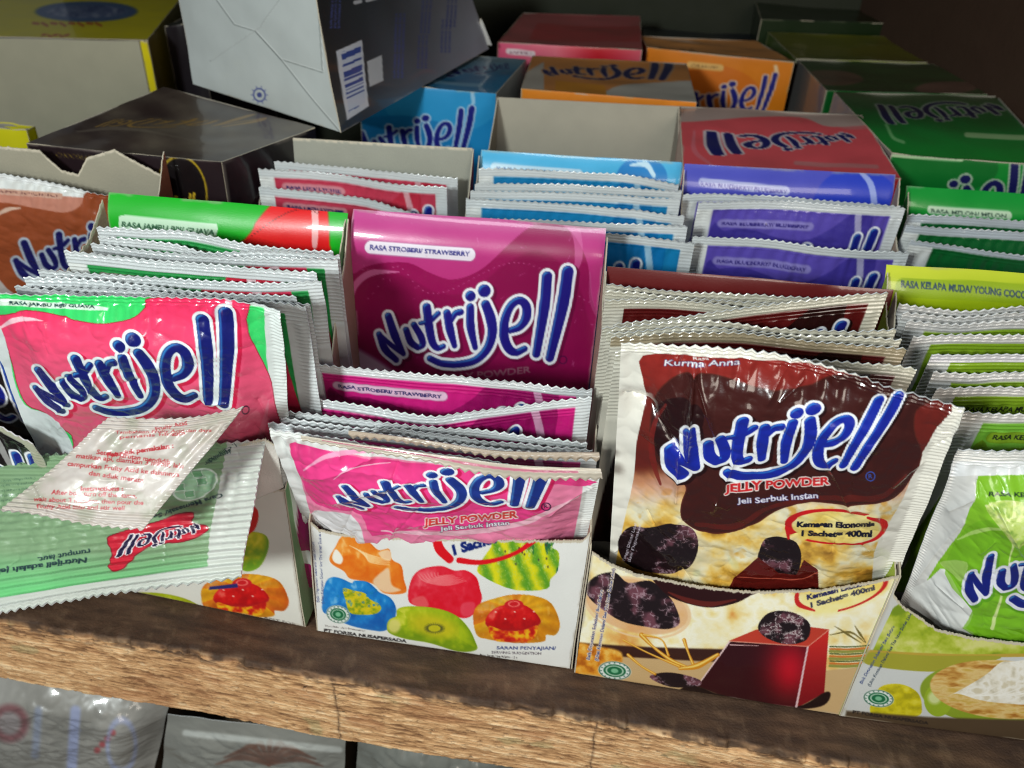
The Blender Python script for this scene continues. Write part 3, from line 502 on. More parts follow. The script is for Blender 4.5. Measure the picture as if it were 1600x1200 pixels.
def art_flap(a):
    z = Z(360, 660, .125); a.allp(1, lambda x, y: ip(np.clip(fbm(x/30, y/30, 3), 0, 1), (0, C(206, 202, 194)), (1, C(228, 224, 216))))
    a.poly(z((200, 700), (240, 640), (300, 640), (325, 720), (300, 840), (230, 930), (180, 950)), glossy(C(160, 200, 20), C(90, 160, 20), C(214, 230, 90), 392, 758, 10, 20, 8))
def art_d_front(a):
    z = Z(1300, 720, .375); q = z1(1300, 720, .375)
    a.poly(z((150, 800), (250, 612), (300, 600), (1400, 640), (1400, 1400), (140, 1400), (60, 1040)), C(206, 208, 206), smooth=0)
    a.poly(z((165, 800), (255, 612), (330, 560), (1400, 560), (1400, 800), (600, 800), (300, 800)), lambda x, y: food(x, y, 22, 8, [C(120, 146, 30), C(160, 178, 40), C(190, 200, 80), C(214, 214, 130)]), smooth=0)
    a.cap(z((150, 795), (300, 800), (560, 805), (800, 800), (1200, 800)), 2.6, C(190, 160, 60)); a.poly(z((145, 800), (400, 806), (700, 806), (560, 850), (400, 872), (150, 850)), C(164, 160, 50))
    a.poly(z((160, 1010), (200, 940), (280, 925), (350, 955), (372, 1010), (350, 1060), (180, 1060)), lambda x, y: food(x, y, 12, 9, [C(170, 160, 20), C(206, 192, 24), C(222, 210, 60)]))
    a.ell(*q(690, 965), 122, 50, C(136, 158, 40), rot=4); a.ell(*q(440, 990), 22, 26, C(150, 176, 40)); a.ell(*q(425, 980), 10, 10, C(226, 232, 180), soft=6, a=.8)
    a.ell(*q(715, 945), 116, 46, lambda x, y: food(x*.5, y*1.6, 12, 10, [C(170, 110, 40), C(206, 160, 80), C(226, 196, 130), C(206, 170, 80)]), rot=4)
    a.poly(z((480, 975), (560, 930), (640, 880), (700, 830), (760, 825), (900, 810), (1200, 820), (1200, 980), (900, 1010), (700, 1000), (600, 985), (520, 960)), lambda x, y: food(x, y, 14, 11, [C(206, 198, 176), C(236, 230, 214), C(244, 241, 232), C(216, 206, 180)]), smooth=4)
    for k in range(8): a.cap(z((510+k*50, 960+k*4), (600+k*50, 970-k*3), (680+k*60, 930)), [.4, 1.0, .3], C(250, 248, 240), a=.7)
    a.poly(z((60, 1040), (400, 1062), (1300, 1085), (1300, 1200), (20, 1200)), C(78, 62, 44), smooth=0, soft=4); a.text('PT FORISA NUSAPERSADA', q(85, 1050), q(400, 1095), 5, C(36, 30, 28), 2)  # brown strip along the foot paints a shadow into the panel
    halal(a, *q(193, 987), 24, 13.5, 5)
    a.text('Baik Digunakan Sebelum/ Best Before', q(125, 930), q(262, 690), 5, C(70, 84, 130), 1); a.text('(Lihat Kemasan Dalam/ See The Inner Sachet Label)', q(158, 940), q(338, 628), 5, C(60, 74, 90), 1)
def art_b_sachet(a):
    z = Z(400, 640, .35); q = z1(400, 640, .35); PK = C(238, 66, 140)
    a.poly(z((150, 150), (300, 175), (800, 240), (1480, 300), (1460, 330), (1448, 420), (1420, 560), (1380, 700), (400, 800), (270, 560), (200, 300)), C(240, 134, 172), smooth=0)
    a.poly(z((150, 150), (300, 175), (700, 235), (1470, 305), (1440, 340), (1300, 335), (1250, 420), (1330, 440), (1250, 480), (1120, 520), (900, 540), (700, 535), (520, 560), (470, 470), (330, 440), (250, 400), (215, 330)), PK, smooth=3)
    a.poly(z((320, 450), (420, 470), (470, 530), (480, 700), (200, 700), (240, 470)), C(228, 226, 228), smooth=3)
    a.cap(z((215, 265), (330, 200), (480, 180), (560, 195)), [1, 4, 3, 1], C(250, 170, 205)); a.cap(z((350, 300), (420, 250), (600, 235)), [.5, 1.5, .5], C(252, 190, 215)); a.cap(z((560, 540), (900, 550), (1200, 500), (1440, 380)), [1, 4, 4, 1], C(246, 190, 208))
    a.logo([q(398, 340), q(1292, 215), q(1222, 432), q(470, 440)], shadow=C(206, 30, 90), blue=C(28, 50, 132), hi=C(90, 160, 215))
    a.ell(*q(1295, 432), 7, 5.5, C(60, 20, 60), ring=.8); a.text('R', q(1287, 439), q(1303, 437), 6, C(60, 20, 60), 1)
    a.text('JELLY POWDER', q(748, 518), q(1170, 478), 10, C(222, 60, 60), 2, outline=C(252, 240, 238), ow=1.4, shear=.1); a.text('Jeli Serbuk Instan', q(822, 540), q(1132, 512), 6.5, C(240, 240, 246), 1, outline=C(90, 60, 90), ow=.7)
def art_a_sachet(a):
    z = Z(0, 380, .35); q = z1(0, 380, .35)
    a.poly(z((-140, 225), (700, 225), (1080, 262), (1180, 290), (1190, 500), (1225, 780), (1260, 1200), (150, 1200), (60, 800), (-30, 560)), C(60, 214, 110), smooth=0)
    body = z((-150, 330), (30, 318), (120, 298), (230, 312), (330, 342), (430, 358), (520, 352), (600, 330), (650, 285), (690, 240), (1085, 240), (1105, 330), (1115, 400), (1150, 480), (1190, 560), (1225, 700), (1260, 1250), (330, 1250), (330, 900), (290, 830), (200, 755), (120, 720), (80, 640), (60, 560), (40, 480), (-10, 380))
    a.poly(body, lambda x, y: ip((y-470)/220, (0, C(240, 52, 100)), (.45, C(236, 84, 122)), (1, C(214, 88, 118))), edge=C(150, 20, 40), ew=.6, smooth=3)  # pink dulls downwards, shade painted into the print colour
    a.poly(z((-200, 300), (-30, 330), (40, 480), (60, 600), (110, 720), (210, 760), (290, 830), (350, 1000), (340, 1250), (60, 1250), (-100, 700)), C(214, 222, 222), smooth=3)
    a.cap(z((1085, 960), (1150, 900), (1180, 800), (1200, 700)), [2, 5, 4, 1], C(220, 130, 150), a=.5)
    a.cap(z((-10, 385), (60, 345), (130, 338), (190, 345)), [1, 4.5, 3, .6], C(248, 200, 212)); a.poly(z((1000, 232), (1032, 240), (1048, 290), (1020, 290)), C(250, 190, 205), smooth=0)
    a.poly(z((10, 245), (440, 280), (485, 288), (480, 300), (380, 298), (0, 275), (-20, 258)), C(222, 240, 226), smooth=0); a.text('RASA JAMBU BIJI/ GUAVA', q(42, 272), q(424, 290), 5.2, C(24, 60, 60), 1.8)
    a.logo([q(172, 566), q(1012, 302), q(1000, 712), q(278, 748)], shadow=C(205, 26, 70), blue=C(18, 24, 104), thick=2, white=C(228, 236, 238))
    a.ell(*q(1100, 738), 5, 6, C(70, 20, 50), ring=.8)
def art_green_back(a):
    z = Z(0, 640, .35); q = z1(0, 640, .35); G = C(136, 190, 138); a.allp(1, C(190, 194, 186))
    a.poly(z((-300, 190), (180, 178), (800, 150), (1015, 135), (1000, 230), (935, 560), (925, 700), (500, 760), (0, 840), (-300, 880)), lambda x, y: ip((y-860)/60, (0, C(124, 154, 116)), (1, C(108, 192, 122))), smooth=0)  # green duller above, brighter below: shade painted into the colour
    a.poly(z((-300, 30), (250, 30), (300, 170), (60, 192), (-300, 200)), C(200, 208, 200), smooth=0)
    a.poly(z((480, 575), (560, 540), (700, 500), (800, 465), (865, 462), (860, 505), (925, 520), (915, 550), (820, 590), (700, 600), (620, 640), (560, 700), (510, 722), (485, 700), (500, 640)), C(196, 30, 52), edge=C(120, 10, 30), ew=.7)
    a.logo([q(850, 545), q(545, 680), q(520, 600), q(872, 500)][0:0] or [q(866, 552), q(528, 655), q(590, 560), q(868, 512)], blue=C(28, 20, 60), white=C(232, 226, 228), hi=None, rim=14)
    K_ = C(34, 58, 60)
    a.text('Nutrijell adalah jeli serbuk instan', q(386, 660), q(-330, 756), 8.5, K_, 2); a.text('rumput laut.', q(400, 622), q(165, 660), 8.5, K_, 1.5)
    a.text('Cara Memasak/ Serving', q(990, 372), q(600, 498), 7, K_, 1.5); a.text('1. Campurkan', q(1048, 150), q(915, 232), 6, K_, 1); a.text('dengan air', q(1030, 175), q(915, 240), 5, K_, 1)
    a.ell(*q(870, 335), 36, 22, C(160, 205, 165), rot=-25); a.ell(*q(870, 335), 36, 22, C(220, 235, 220), ring=1, rot=-25)
    for p in ((800, 345), (845, 375), (900, 320), (880, 285)): x, y = q(*p); a.poly([(x-8, y-4), (x+7, y-6), (x+9, y+5), (x-6, y+7)], C(120, 176, 130), smooth=0, edge=C(210, 230, 210), ew=.6)
    for k in range(5): a.text('Campurkan serbuk jeli dengan air, masak dan aduk', q(160, 300+k*22), q(-300, 345+k*22), 4, C(50, 80, 66), 0, a=.7)
    a.text('15 g', q(110, 228), q(60, 240), 5, K_, 1); a.text('Komposisi', q(300, 185), q(190, 205), 6, C(70, 80, 70), 1)
def art_acid(a):
    z = Z(0, 640, .35); q = z1(0, 640, .35); R_ = C(170, 36, 44); a.allp(1, lambda x, y: ip(np.clip(fbm(x/26, y/20, 77, 3)*1.6-.3, 0, 1), (0, C(160, 158, 142)), (.5, C(184, 174, 166)), (1, C(198, 190, 184))))
    for t, p0, p1, h, b in (('Fruity Acid', (695, 95), (835, 66), 6, 1), ('Tambahkan Fruity Acid dan daya', (515, 108), (945, 98), 5, .5), ('pemanis hingga', (535, 130), (830, 110), 5, .5), ('Petunjuk pemakaian :', (478, 213), (775, 170), 7.5, 2),
                            ('Setelah larutan mendidih,', (430, 198), (765, 245), 7.5, 1), ('matikan api, diamkan 3 menit, lalu', (340, 215), (818, 262), 7.5, 1), ('campurkan Fruity Acid ke dalamnya', (300, 250), (800, 300), 7.5, 1), ('dan aduk merata', (395, 292), (640, 326), 7.5, 1),
                            ('Instructions :', (360, 362), (550, 362), 7, 2), ('After boil, turn off the flame,', (228, 378), (610, 395), 7.5, 1), ('wait about 3 minutes, then pour the', (150, 408), (640, 425), 7, 1), ('Fruity Acid into and stir well', (165, 440), (555, 448), 7, 1)):
        a.text(t, q(*p0), q(*p1), h, R_, b, shear=.1)
def art_d_sachet(a):
    z = Z(1300, 720, .375); q = z1(1300, 720, .375); G = C(132, 190, 44)
    a.poly(z((608, 62), (1400, 40), (1400, 1000), (560, 720), (450, 570), (385, 500), (530, 290), (590, 160)), G, smooth=0)
    a.poly(z((590, 720), (540, 680), (420, 560), (380, 480), (250, 500), (250, 700), (500, 780)), C(206, 206, 204), smooth=3); a.poly(z((410, 480), (470, 450), (540, 560), (585, 625), (575, 665), (540, 690), (440, 660), (300, 560)), C(222, 224, 222), smooth=3)
    a.poly(z((470, 470), (540, 290), (700, 240), (1400, 200), (1400, 900), (600, 730), (585, 620)), C(116, 180, 34), smooth=3, a=.7); a.cap(z((520, 320), (600, 290), (700, 280)), [1, 3.5, 2], C(190, 222, 130), a=.8)
    a.cap(z((640, 180), (700, 250), (750, 330), (740, 400), (705, 560), (665, 690)), [2, 3, 2, 1, 2, 3], C(206, 226, 150)); a.poly(z((640, 180), (800, 170), (900, 250), (780, 350), (720, 300)), lambda x, y: food(x, y, 8, 12, [C(150, 180, 90), C(214, 226, 130), C(236, 238, 190)]), a=.8)
    a.poly(z((450, 420), (560, 415), (540, 500), (500, 470)), C(206, 226, 160), a=.5); a.text('RASA KELAPA MUDA/ YOUNG COCONUT', q(652, 142), q(1400, 165), 7, C(36, 60, 40), 1.6)
    a.logo([q(660, 398), q(1540, 240), q(1330, 590), q(590, 575)], shadow=C(96, 160, 30), blue=C(22, 32, 120), white=C(226, 228, 240))
    a.poly(z((480, 0), (1500, 0), (1500, 52), (480, 60)), C(232, 234, 236), smooth=0)
def wave_panel(a, q, top, main, deep, lite):
    """common front of the cartons; q maps (0..1000, 0..1000) of the face to the print"""
    a.allp(1, top)
    a.poly([q(*p) for p in ((-20, 420), (40, 280), (140, 220), (260, 250), (400, 330), (520, 290), (640, 160), (740, 100), (860, 120), (920, 300), (960, 600), (1020, 1100), (-20, 1100))], main)
    a.poly([q(*p) for p in ((40, 760), (30, 500), (90, 340), (200, 300), (330, 380), (500, 400), (660, 260), (760, 220), (800, 1100), (60, 1100))], deep, a=.5, soft=6)
    a.cap([q(20, 560), q(40, 380), q(110, 290), q(210, 270)], [1, 4, 4, 1], lite, a=.6); a.cap([q(800, 60), q(870, 130), q(890, 280), q(880, 420)], [2, 7, 6, 2], lite, a=.6)
def art_b_back(a):
    z = Z(400, 320, .35); q = z1(400, 320, .35)
    a.allp(1, lambda x, y: ip((y-345)/90, (0, C(196, 66, 140)), (1, C(190, 50, 124))))
    a.poly(z((420, 380), (450, 300), (540, 260), (680, 255), (780, 300), (880, 330), (1000, 290), (1120, 190), (1220, 130), (1330, 120), (1420, 160), (1480, 260), (1500, 420), (1560, 600), (1560, 1000), (400, 1000)), C(152, 14, 84)); a.poly(z((440, 420), (480, 320), (580, 290), (700, 330), (820, 390), (960, 380), (1120, 260), (1260, 210), (1400, 300), (1480, 500), (1500, 900), (450, 900), (430, 600)), C(134, 8, 70), a=.7, soft=4)
    a.cap(z((430, 420), (450, 350), (520, 300), (640, 295)), [1, 5, 5, 1], C(226, 130, 180), a=.75); a.cap(z((1330, 110), (1420, 140), (1440, 240), (1400, 340)), [3, 7, 6, 1], C(216, 110, 165), a=.6); a.cap(z((1490, 300), (1500, 440), (1560, 560)), [1, 3, 2], C(190, 90, 140), a=.5)
    a.poly(z((400, 640), (450, 640), (560, 700), (640, 760), (800, 900), (400, 900)), C(214, 190, 206), soft=8, a=.9)
    a.pill(q(515, 187), q(952, 222), 9.5, C(236, 228, 240), edge=C(180, 110, 160), ew=.8); a.text('RASA STROBERI/ STRAWBERRY', q(510, 195), q(955, 228), 7.2, C(50, 50, 130), 1.5)
    for k in range(40):
        x0, y0 = q(450+random.random()*1080, 100+random.random()*650); a.cap([(x0, y0), (x0+random.gauss(0, 7), y0+random.gauss(0, 4))], [.5, .15], C(226, 150, 195), a=.45)
    for i in range(90):
        t = i/90; x = 490+t*1010; y = 470-180*math.exp(-((t-.14)/.1)**2)+(-90*math.sin((t-.2)*5.2) if t > .2 else 0)-150*sm(.35, .75, t)+60*sm(.8, 1, t)-20
        if i % 2: a.ell(*q(x, y), 1.3, .5, C(230, 150, 190), rot=-20, a=.7)
    a.logo([q(592, 492), q(1395, 290), q(1310, 680), q(625, 690)], shadow=C(110, 5, 60), blue=C(30, 24, 128), rim=13)
    a.text('JELLY POWDER', q(835, 782), q(1228, 745), 10.5, C(170, 110, 130), 1, shear=.1); a.ell(*q(1370, 690), 6, 6, C(70, 10, 60), ring=.8)
def art_a_back(a):
    z = Z(80, 340, .3); q = z1(80, 340, .3)
    a.allp(1, C(22, 176, 34)); a.poly(z((1010, 110), (1060, 30), (1130, -40), (1250, -70), (1380, -60), (1430, 20), (1450, 140), (1450, 400), (700, 400)), C(226, 26, 28), edge=C(120, 110, 20), ew=1)
    a.poly(z((1310, -80), (1350, -60), (1385, 50), (1385, 150), (1360, 150), (1350, 40)), C(240, 170, 170), smooth=3)
    for i in range(24): t = i/24; a.ell(*q(1045+t*340, 95-110*math.sin(t*2.2)), 1.6, .7, C(90, 10, 10), rot=-20)
    a.poly([q(355, 60), q(350, -5), q(380, -10), q(860, 35), q(868, 60), q(860, 100)], C(206, 236, 206), smooth=0); a.text('RASA JAMBU BIJI/ GUAVA', q(368, 45), q(852, 88), 7.5, C(40, 90, 60), 1.8)
# ================================================================== the shelf
def struct(name, co, faces, m, colr=(.3, .22, .16), kind='structure'):
    o = raw_mesh(name, co, [(np.array(faces), 0, False)], [m], np.tile(np.asarray(colr, float), (len(co), 1)), None, (0, 0, 0)); o['kind'] = kind; return o
def boxmesh(x0, x1, y0, y1, z0, z1):
    co = [(x, y, z) for z in (z0, z1) for y in (y0, y1) for x in (x0, x1)]
    return co, [(0, 2, 3, 1), (4, 5, 7, 6), (0, 1, 5, 4), (2, 6, 7, 3), (0, 4, 6, 2), (1, 3, 7, 5)]
DARKW = mat('dark_wood', .8, 0, .6, 200)
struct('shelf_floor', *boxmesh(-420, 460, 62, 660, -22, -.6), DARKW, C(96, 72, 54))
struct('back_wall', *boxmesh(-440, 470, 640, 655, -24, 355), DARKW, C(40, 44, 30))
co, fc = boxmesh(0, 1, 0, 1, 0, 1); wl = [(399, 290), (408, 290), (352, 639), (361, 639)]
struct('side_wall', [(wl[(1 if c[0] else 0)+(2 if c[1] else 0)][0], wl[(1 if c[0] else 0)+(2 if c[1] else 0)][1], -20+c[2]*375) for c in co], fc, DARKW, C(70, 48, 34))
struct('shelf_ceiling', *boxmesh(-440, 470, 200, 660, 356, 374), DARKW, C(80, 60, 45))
struct('lower_shelf', *boxmesh(-500, 500, -20, 500, -262, -240), DARKW, C(92, 78, 62))
struct('lower_back_wall', *boxmesh(-500, 500, 260, 275, -239, -30), DARKW, C(110, 98, 84))
def plank():
    nu, prof = 1150, []
    for y in np.linspace(60, 2, 60): prof.append((y, 0, 0))
    for t in np.linspace(0, 1, 10)[1:-1]: prof.append((2-2*math.sin(t*math.pi/2), -(2-2*math.cos(t*math.pi/2)), t))
    for z in np.linspace(-2, -45, 105): prof.append((0, z, 1))
    for y in np.linspace(2, 60, 20): prof.append((y, -46, 2))
    pf = np.array(prof); nv = len(pf); x = np.linspace(-280, 440, nu)[None]; x = np.broadcast_to(x, (nv, nu)); ye = -12-.064*(x+146)
    b = pf[:, 0:1]; z = np.broadcast_to(pf[:, 1:2], (nv, nu)); k = pf[:, 2:3]
    sl = np.cumsum(np.concatenate([[0], np.hypot(np.diff(pf[:, 0]), np.diff(pf[:, 1]))]))[:, None]
    y = ye*np.clip(1-b/60, 0, 1)+60*np.clip(b/60, 0, 1)
    wz = z+1.6*fbm(x/24, z/9, 3, 3); gr = np.abs(fbm(x/7+.02*z, wz/.55, 61, 2)-.5)*2; brk = fbm(x/3.0, wz/.8, 66, 3)
    rough = .45*fbm(x/22, wz/2.4, 60, 5)+.55*fbm(x/5, wz/.55, 62, 4); saw = (vn(x/2.6+z*.1, x*0+z/40, 70)-.5)*.5*sm(.45, .7, fbm(x/60, z/30, 71, 2))
    crack = sm(.16, .02, gr)*sm(.5, .62, brk); fm = np.clip(k, 0, 1)*(k <= 1)
    bulg = 2.2*(fbm(x/120, x*0, 72, 2)-.5)*2
    y = y+bulg*np.clip(1-b/40, 0, 1)-fm*(1.15*(rough-.5)*2+saw*.6-.9*crack)
    chip = sm(.5, .72, fbm(x/9, x*0+.5, 75, 4)); edge = np.exp(-((sl-60.5)/3.0)**2); y = y+edge*chip*1.8; z = z-edge*(chip*1.4)+(k == 0)*.5*(fbm(x/14, b/5, 77, 4)-.6)+1.0*(k < .5)
    P = np.stack([x, y, z], -1)
    top = ip(np.clip(fbm(x/15, b/2.2+x*0, 80, 5)*1.8-.4, 0, 1), (0, C(54, 38, 29)), (.5, C(72, 52, 38)), (1, C(94, 70, 52)))
    dust = sm(.55, .8, fbm(x/4, b/4+x*0, 83, 5))[..., None]; top = top*(1-.22*dust)+C(150, 126, 100)*.22*dust
    fr = ip(np.clip(rough*2.6-.8+.35*(fbm(x/90, z/30, 85, 3)-.5), 0, 1), (0, C(122, 86, 56)), (.35, C(188, 142, 98)), (.7, C(216, 172, 124)), (1, C(236, 202, 158)))
    fr = fr*(1-.75*crack[..., None])+C(66, 42, 26)*.75*crack[..., None]
    st = sm(.58, .75, fbm(x/26, z/14, 88, 3))[..., None]*.35; fr = fr*(1-st)+C(150, 96, 62)*st; gn = sm(.72, .8, fbm(x/18, z/12, 89, 3))[..., None]*.3; fr = fr*(1-gn)+C(130, 140, 100)*gn
    m = sm(.1, .9, k+x*0+.5*(fbm(x/8, x*0, 90, 4)-.5)*edge)[..., None]; col = top*(1-m)+fr*m; dirt = (edge*sm(.4, .7, fbm(x/6, sl/2+x*0, 91, 4)))[..., None]*.75; col = col*(1-dirt)+C(48, 34, 26)*dirt
    bt = (k > 1.5)[..., None]; col = np.where(bt, C(80, 60, 42), col)
    for cx in (12, 128, 262): cr = np.exp(-(np.abs(x-cx-2*(fbm(z/6, z*0+cx, 93)-.5))/.35))*(k >= 1); col = col*(1-.7*cr[..., None])+C(40, 26, 18)*.7*cr[..., None]
    o = slab('wood_plank', P[::-1][:, ::1] if False else P, col, 1.0, None, [WOODM, WOODM], back=C(60, 44, 30), rimcol=C(120, 90, 60), step=8)
    o['label'] = 'rough sawn brown wooden plank edging the shelf below the cartons'; o['category'] = 'plank'
plank()
# ================================================================== cartons
def carton(label, FBL, FBR, FTL, FTR, BTL, BTR, front=None, fbase=C(230, 230, 226), back=None, bbase=C(150, 150, 140), side=C(120, 60, 60), curve=None, group='opened display cartons', inner=C(150, 128, 112), res=1.4, fcurve_torn=.012, bflat=None, bcurve=None, bin=None, curl=6, bres=None, btorn=0):
    """open carton standing on the shelf: six corners in mm; the bottom corners at the back follow from them"""
    FBL, FBR, FTL, FTR, BTL, BTR = [np.array(p, float) for p in (FBL, FBR, FTL, FTR, BTL, BTR)]
    t = thing('carton', label, 'carton', group, (FBL+FBR)/2*[1, 1, 0]+[0, (BTL[1]-FBL[1])/2, 1.2])
    BBL = np.array([BTL[0], BTL[1], 1.2]); BBR = np.array([BTR[0], BTR[1], 1.2]); e = np.array([0, 0, 0.])
    panel('front_panel', t, [FTL, FTR, FBR, FBL], front, fbase, topcurve=curve, torn=fcurve_torn, res=res, bow=1.2)
    panel('back_panel', t, [BTL, BTR, BBR, BBL], back, bbase, res=bres or res, flat=bflat, topcurve=bcurve, curl=curl, inner=C(150, 146, 136) if bin is None else bin, torn=btorn, seed=3+BTL[0], wav=2.0, bow=1.2)
    g = np.array([.3, 0, 0])
    panel('side_panel', t, [FTL-g, BTL-g, BBL-g, FBL-g], None, inner, res=4, flat=BOARD, inner=side, topcurve=lambda s: .03*np.sin(s*9)**2, torn=.01, wav=.8)
    panel('side_panel', t, [BTR+g, FTR+g, FBR+g, BBR+g], None, inner, res=4, flat=BOARD, inner=side, topcurve=lambda s: .03*np.sin(s*9)**2, torn=.01, wav=.8)
    panel('base_panel', t, [BBL+[.5, -.8, .4], BBR+[-.5, -.8, .4], FBR+[-.5, .9, .4], FBL+[.5, .9, .4]], None, inner, res=8, flat=BOARD, wav=0)
    return t
def closed(label, FL, FR, BR, BL, H=162, z0=1.0, top=None, tbase=C(90, 60, 50), front=None, fbase=C(90, 60, 50), side=C(90, 60, 50), group='closed cartons standing behind', res=1.7, name='carton', down=None):
    FL, FR, BR, BL = [np.array(p, float) for p in (FL, FR, BR, BL)]
    t = thing(name, label, 'carton', group, [(FL[0]+BR[0])/2, (FL[1]+BR[1])/2, z0])
    d = lambda p: np.array([p[0], p[1], z0]); n = .25
    nf = np.array([-(FR-FL)[1], (FR-FL)[0], 0]); nf = -nf/np.linalg.norm(nf)*n; nl = np.array([-(FL-BL)[1], (FL-BL)[0], 0]); nl = nl/np.linalg.norm(nl)*n*-1; nr = np.array([-(BR-FR)[1], (BR-FR)[0], 0]); nr = nr/np.linalg.norm(nr)*n*-1
    panel('top_panel', t, [BL, BR, FR, FL], top, tbase, res=res, bow=-1.6, wav=2.2, seed=FL[0])
    panel('front_panel', t, [FL+nf, FR+nf, d(FR)+nf, d(FL)+nf], front, fbase, res=res, bow=1.2, wav=1.5, seed=FL[1])
    panel('side_panel', t, [BL+nl, FL+nl, d(FL)+nl, d(BL)+nl], None, side, res=5); panel('side_panel', t, [FR+nr, BR+nr, d(BR)+nr, d(FR)+nr], None, side, res=5)
    panel('back_panel', t, [BR-nf, BL-nf, d(BL)-nf, d(BR)-nf], None, side, res=9)
    return t
zf = lambda x, y: atZ(x, y, 2.0)
def curve(*p): xs = [a for a, _ in p]; ys = [b for _, b in p]; return lambda s: np.interp(s, xs, ys)
# --- first row
Bl, Br = zf(497, 985), zf(890, 1045)
carton('opened carton of pink strawberry powder, jelly pictures on its white front', Bl, Br, atY(485, 816, Bl[1]), atY(921, 840, Br[1]), atY(545, 338, 98), atY(947, 370, 98), art_b_front, C(232, 232, 228), art_b_back, C(190, 60, 130), side=C(120, 20, 70), curl=9,
       curve=curve((0, 0), (.03, .06), (.12, .085), (.3, .08), (.5, .06), (.9, .03), (.98, .02), (1, -.04)), inner=C(176, 138, 122))
Kl, Kr = zf(899, 1051), zf(1311, 1117)
carton('opened maroon carton of kurma powder with dark jelly cube on its front', Kl, Kr, atY(925, 862, Kl[1]), atY(1406, 899, Kr[1]), atY(949, 420, 86), atY(1398, 456, 82), art_k_front, C(240, 220, 170), None, C(104, 26, 26), side=C(72, 18, 22),
       curve=curve((0, 0), (.04, .05), (.09, .09), (.16, .13), (.36, .17), (.56, .175), (.78, .12), (.93, .05), (1, 0)), inner=C(150, 138, 122), curl=2)
Dl, Dr = zf(1313, 1118), zf(1745, 1176)
carton('opened carton of young coconut powder at the right end of the front row', Dl, Dr, atY(1402, 905, Dl[1]), atY(1880, 940, Dr[1]), atY(1390, 422, 92), atY(1800, 452, 90), art_d_front, C(206, 206, 200), (lambda a: (a.allp(1, lambda x, y: ip((y-430)/40, (0, C(206, 216, 60)), (1, C(160, 184, 20)))), a.pill((1412, 451), (1900, 480), 13, C(150, 176, 24)), a.text('RASA KELAPA MUDA/ YOUNG COCONUT', (1408, 449), (1630, 470), 9, C(40, 70, 90), 2, shear=.15))), C(186, 200, 40), side=C(160, 180, 60),
       curve=curve((0, 0), (.01, .1), (.05, .16), (.12, .22), (.2, .29), (.33, .32), (.7, .32), (.9, .15), (1, 0)), inner=C(120, 112, 98))
Al, Ar = zf(16, 884), zf(474, 979)
ta = carton('opened green guava carton with jelly pictures at the left of the front row', Al, Ar, atY(-20, 690, Al[1]), atY(443, 764, Ar[1]), atY(160, 308, 98), atY(538, 342, 98), art_a_front, C(226, 224, 214), art_a_back, C(22, 170, 34), side=C(146, 196, 140),
       curve=curve((0, .12), (.8, .12), (.88, .06), (1, 0)), inner=C(150, 120, 104))
panel('torn_flap', ta, [atY(372, 690, Ar[1]-2), atY(430, 684, Ar[1]-2), atY(443, 762, Ar[1]-1), atY(382, 788, Ar[1]-1)], art_flap, C(216, 212, 204), topcurve=lambda s: .0+.16*np.clip(.55-s, 0, 1)**1.5+.5*np.clip(s-.75, 0, 1)**1.3*2, torn=.03, res=1.2, flat=BOARD, bow=1.5)
# --- second row
def row2(label, tl, tr, Y, back, bbase, side, depth=94, **k):
    BTL = atY(*tl, Y); BTR = atY(*tr, Y); fl = np.array([BTL[0], Y-depth, 0]); fr = np.array([BTR[0], Y-depth, 0]); u = np.array([0, 0, 1.])
    return carton(label, fl+1.2*u, fr+1.2*u, fl+74*u, fr+74*u, BTL, BTR, None, side, back, bbase, side=side, curve=curve((0, 0), (.15, .15), (.85, .15), (1, 0)), res=2.2, **k)
def blue_back(a):
    a.allp(1, C(74, 180, 226)); a.pill((772, 262), (905, 272), 5.5, C(190, 222, 238), edge=C(120, 190, 226)); a.text('RASA LECI/ LYCHEE', (775, 266), (900, 275), 5, C(50, 90, 150), 1); a.ell(1003, 278, 40, 26, C(30, 130, 200)); a.cap([(985, 262), (1010, 262), (1022, 276)], [1, 4, 3], C(200, 230, 245))
row2('open carton with light blue back panel in the second row', (750, 240), (1067, 260), 200, blue_back, C(74, 180, 226), C(20, 110, 170), bres=1.6)
def bb_back(a):
    a.allp(1, C(74, 78, 186)); a.ell(1340, 318, 70, 48, C(38, 62, 190)); a.cap([(1345, 272), (1362, 290), (1366, 320)], [2, 5, 5], C(150, 165, 226)); a.pill((1098, 286), (1228, 298), 6, C(176, 180, 224), edge=C(90, 96, 200)); a.text('RASA BLUEBERRY/ BLUEBERRY', (1095, 291), (1230, 303), 6, C(60, 56, 160), 1)
row2('open blueberry carton with violet blue back panel', (1071, 262), (1404, 279), 190, bb_back, C(74, 78, 186), C(50, 50, 140), bres=1.6)
def me_back(a):
    a.allp(1, C(16, 150, 52)); a.pill((1455, 328), (1575, 336), 6, C(196, 222, 190)); a.text('RASA MELON/ MELON', (1455, 332), (1572, 340), 5.5, C(40, 70, 60), 1)
row2('open melon carton with bright green back panel at the right', (1422, 297), (1740, 318), 204, me_back, C(16, 150, 52), C(20, 100, 40), bres=1.6)
row2('open carton with a torn bare grey back above red sachets', (424, 214), (738, 232), 200, None, C(158, 158, 146), C(150, 40, 60), bflat=BOARD, curl=0, btorn=.015)
row2('open carton with a ragged torn grey back above brown sachet', (-80, 222), (254, 236), 150, None, C(158, 152, 134), C(150, 84, 60), bflat=BOARD, curl=0, btorn=.006, bcurve=curve((0, 0), (.3, .01), (.42, .015), (.5, .075), (.58, .085), (.64, .03), (.78, .0), (1, .09)))
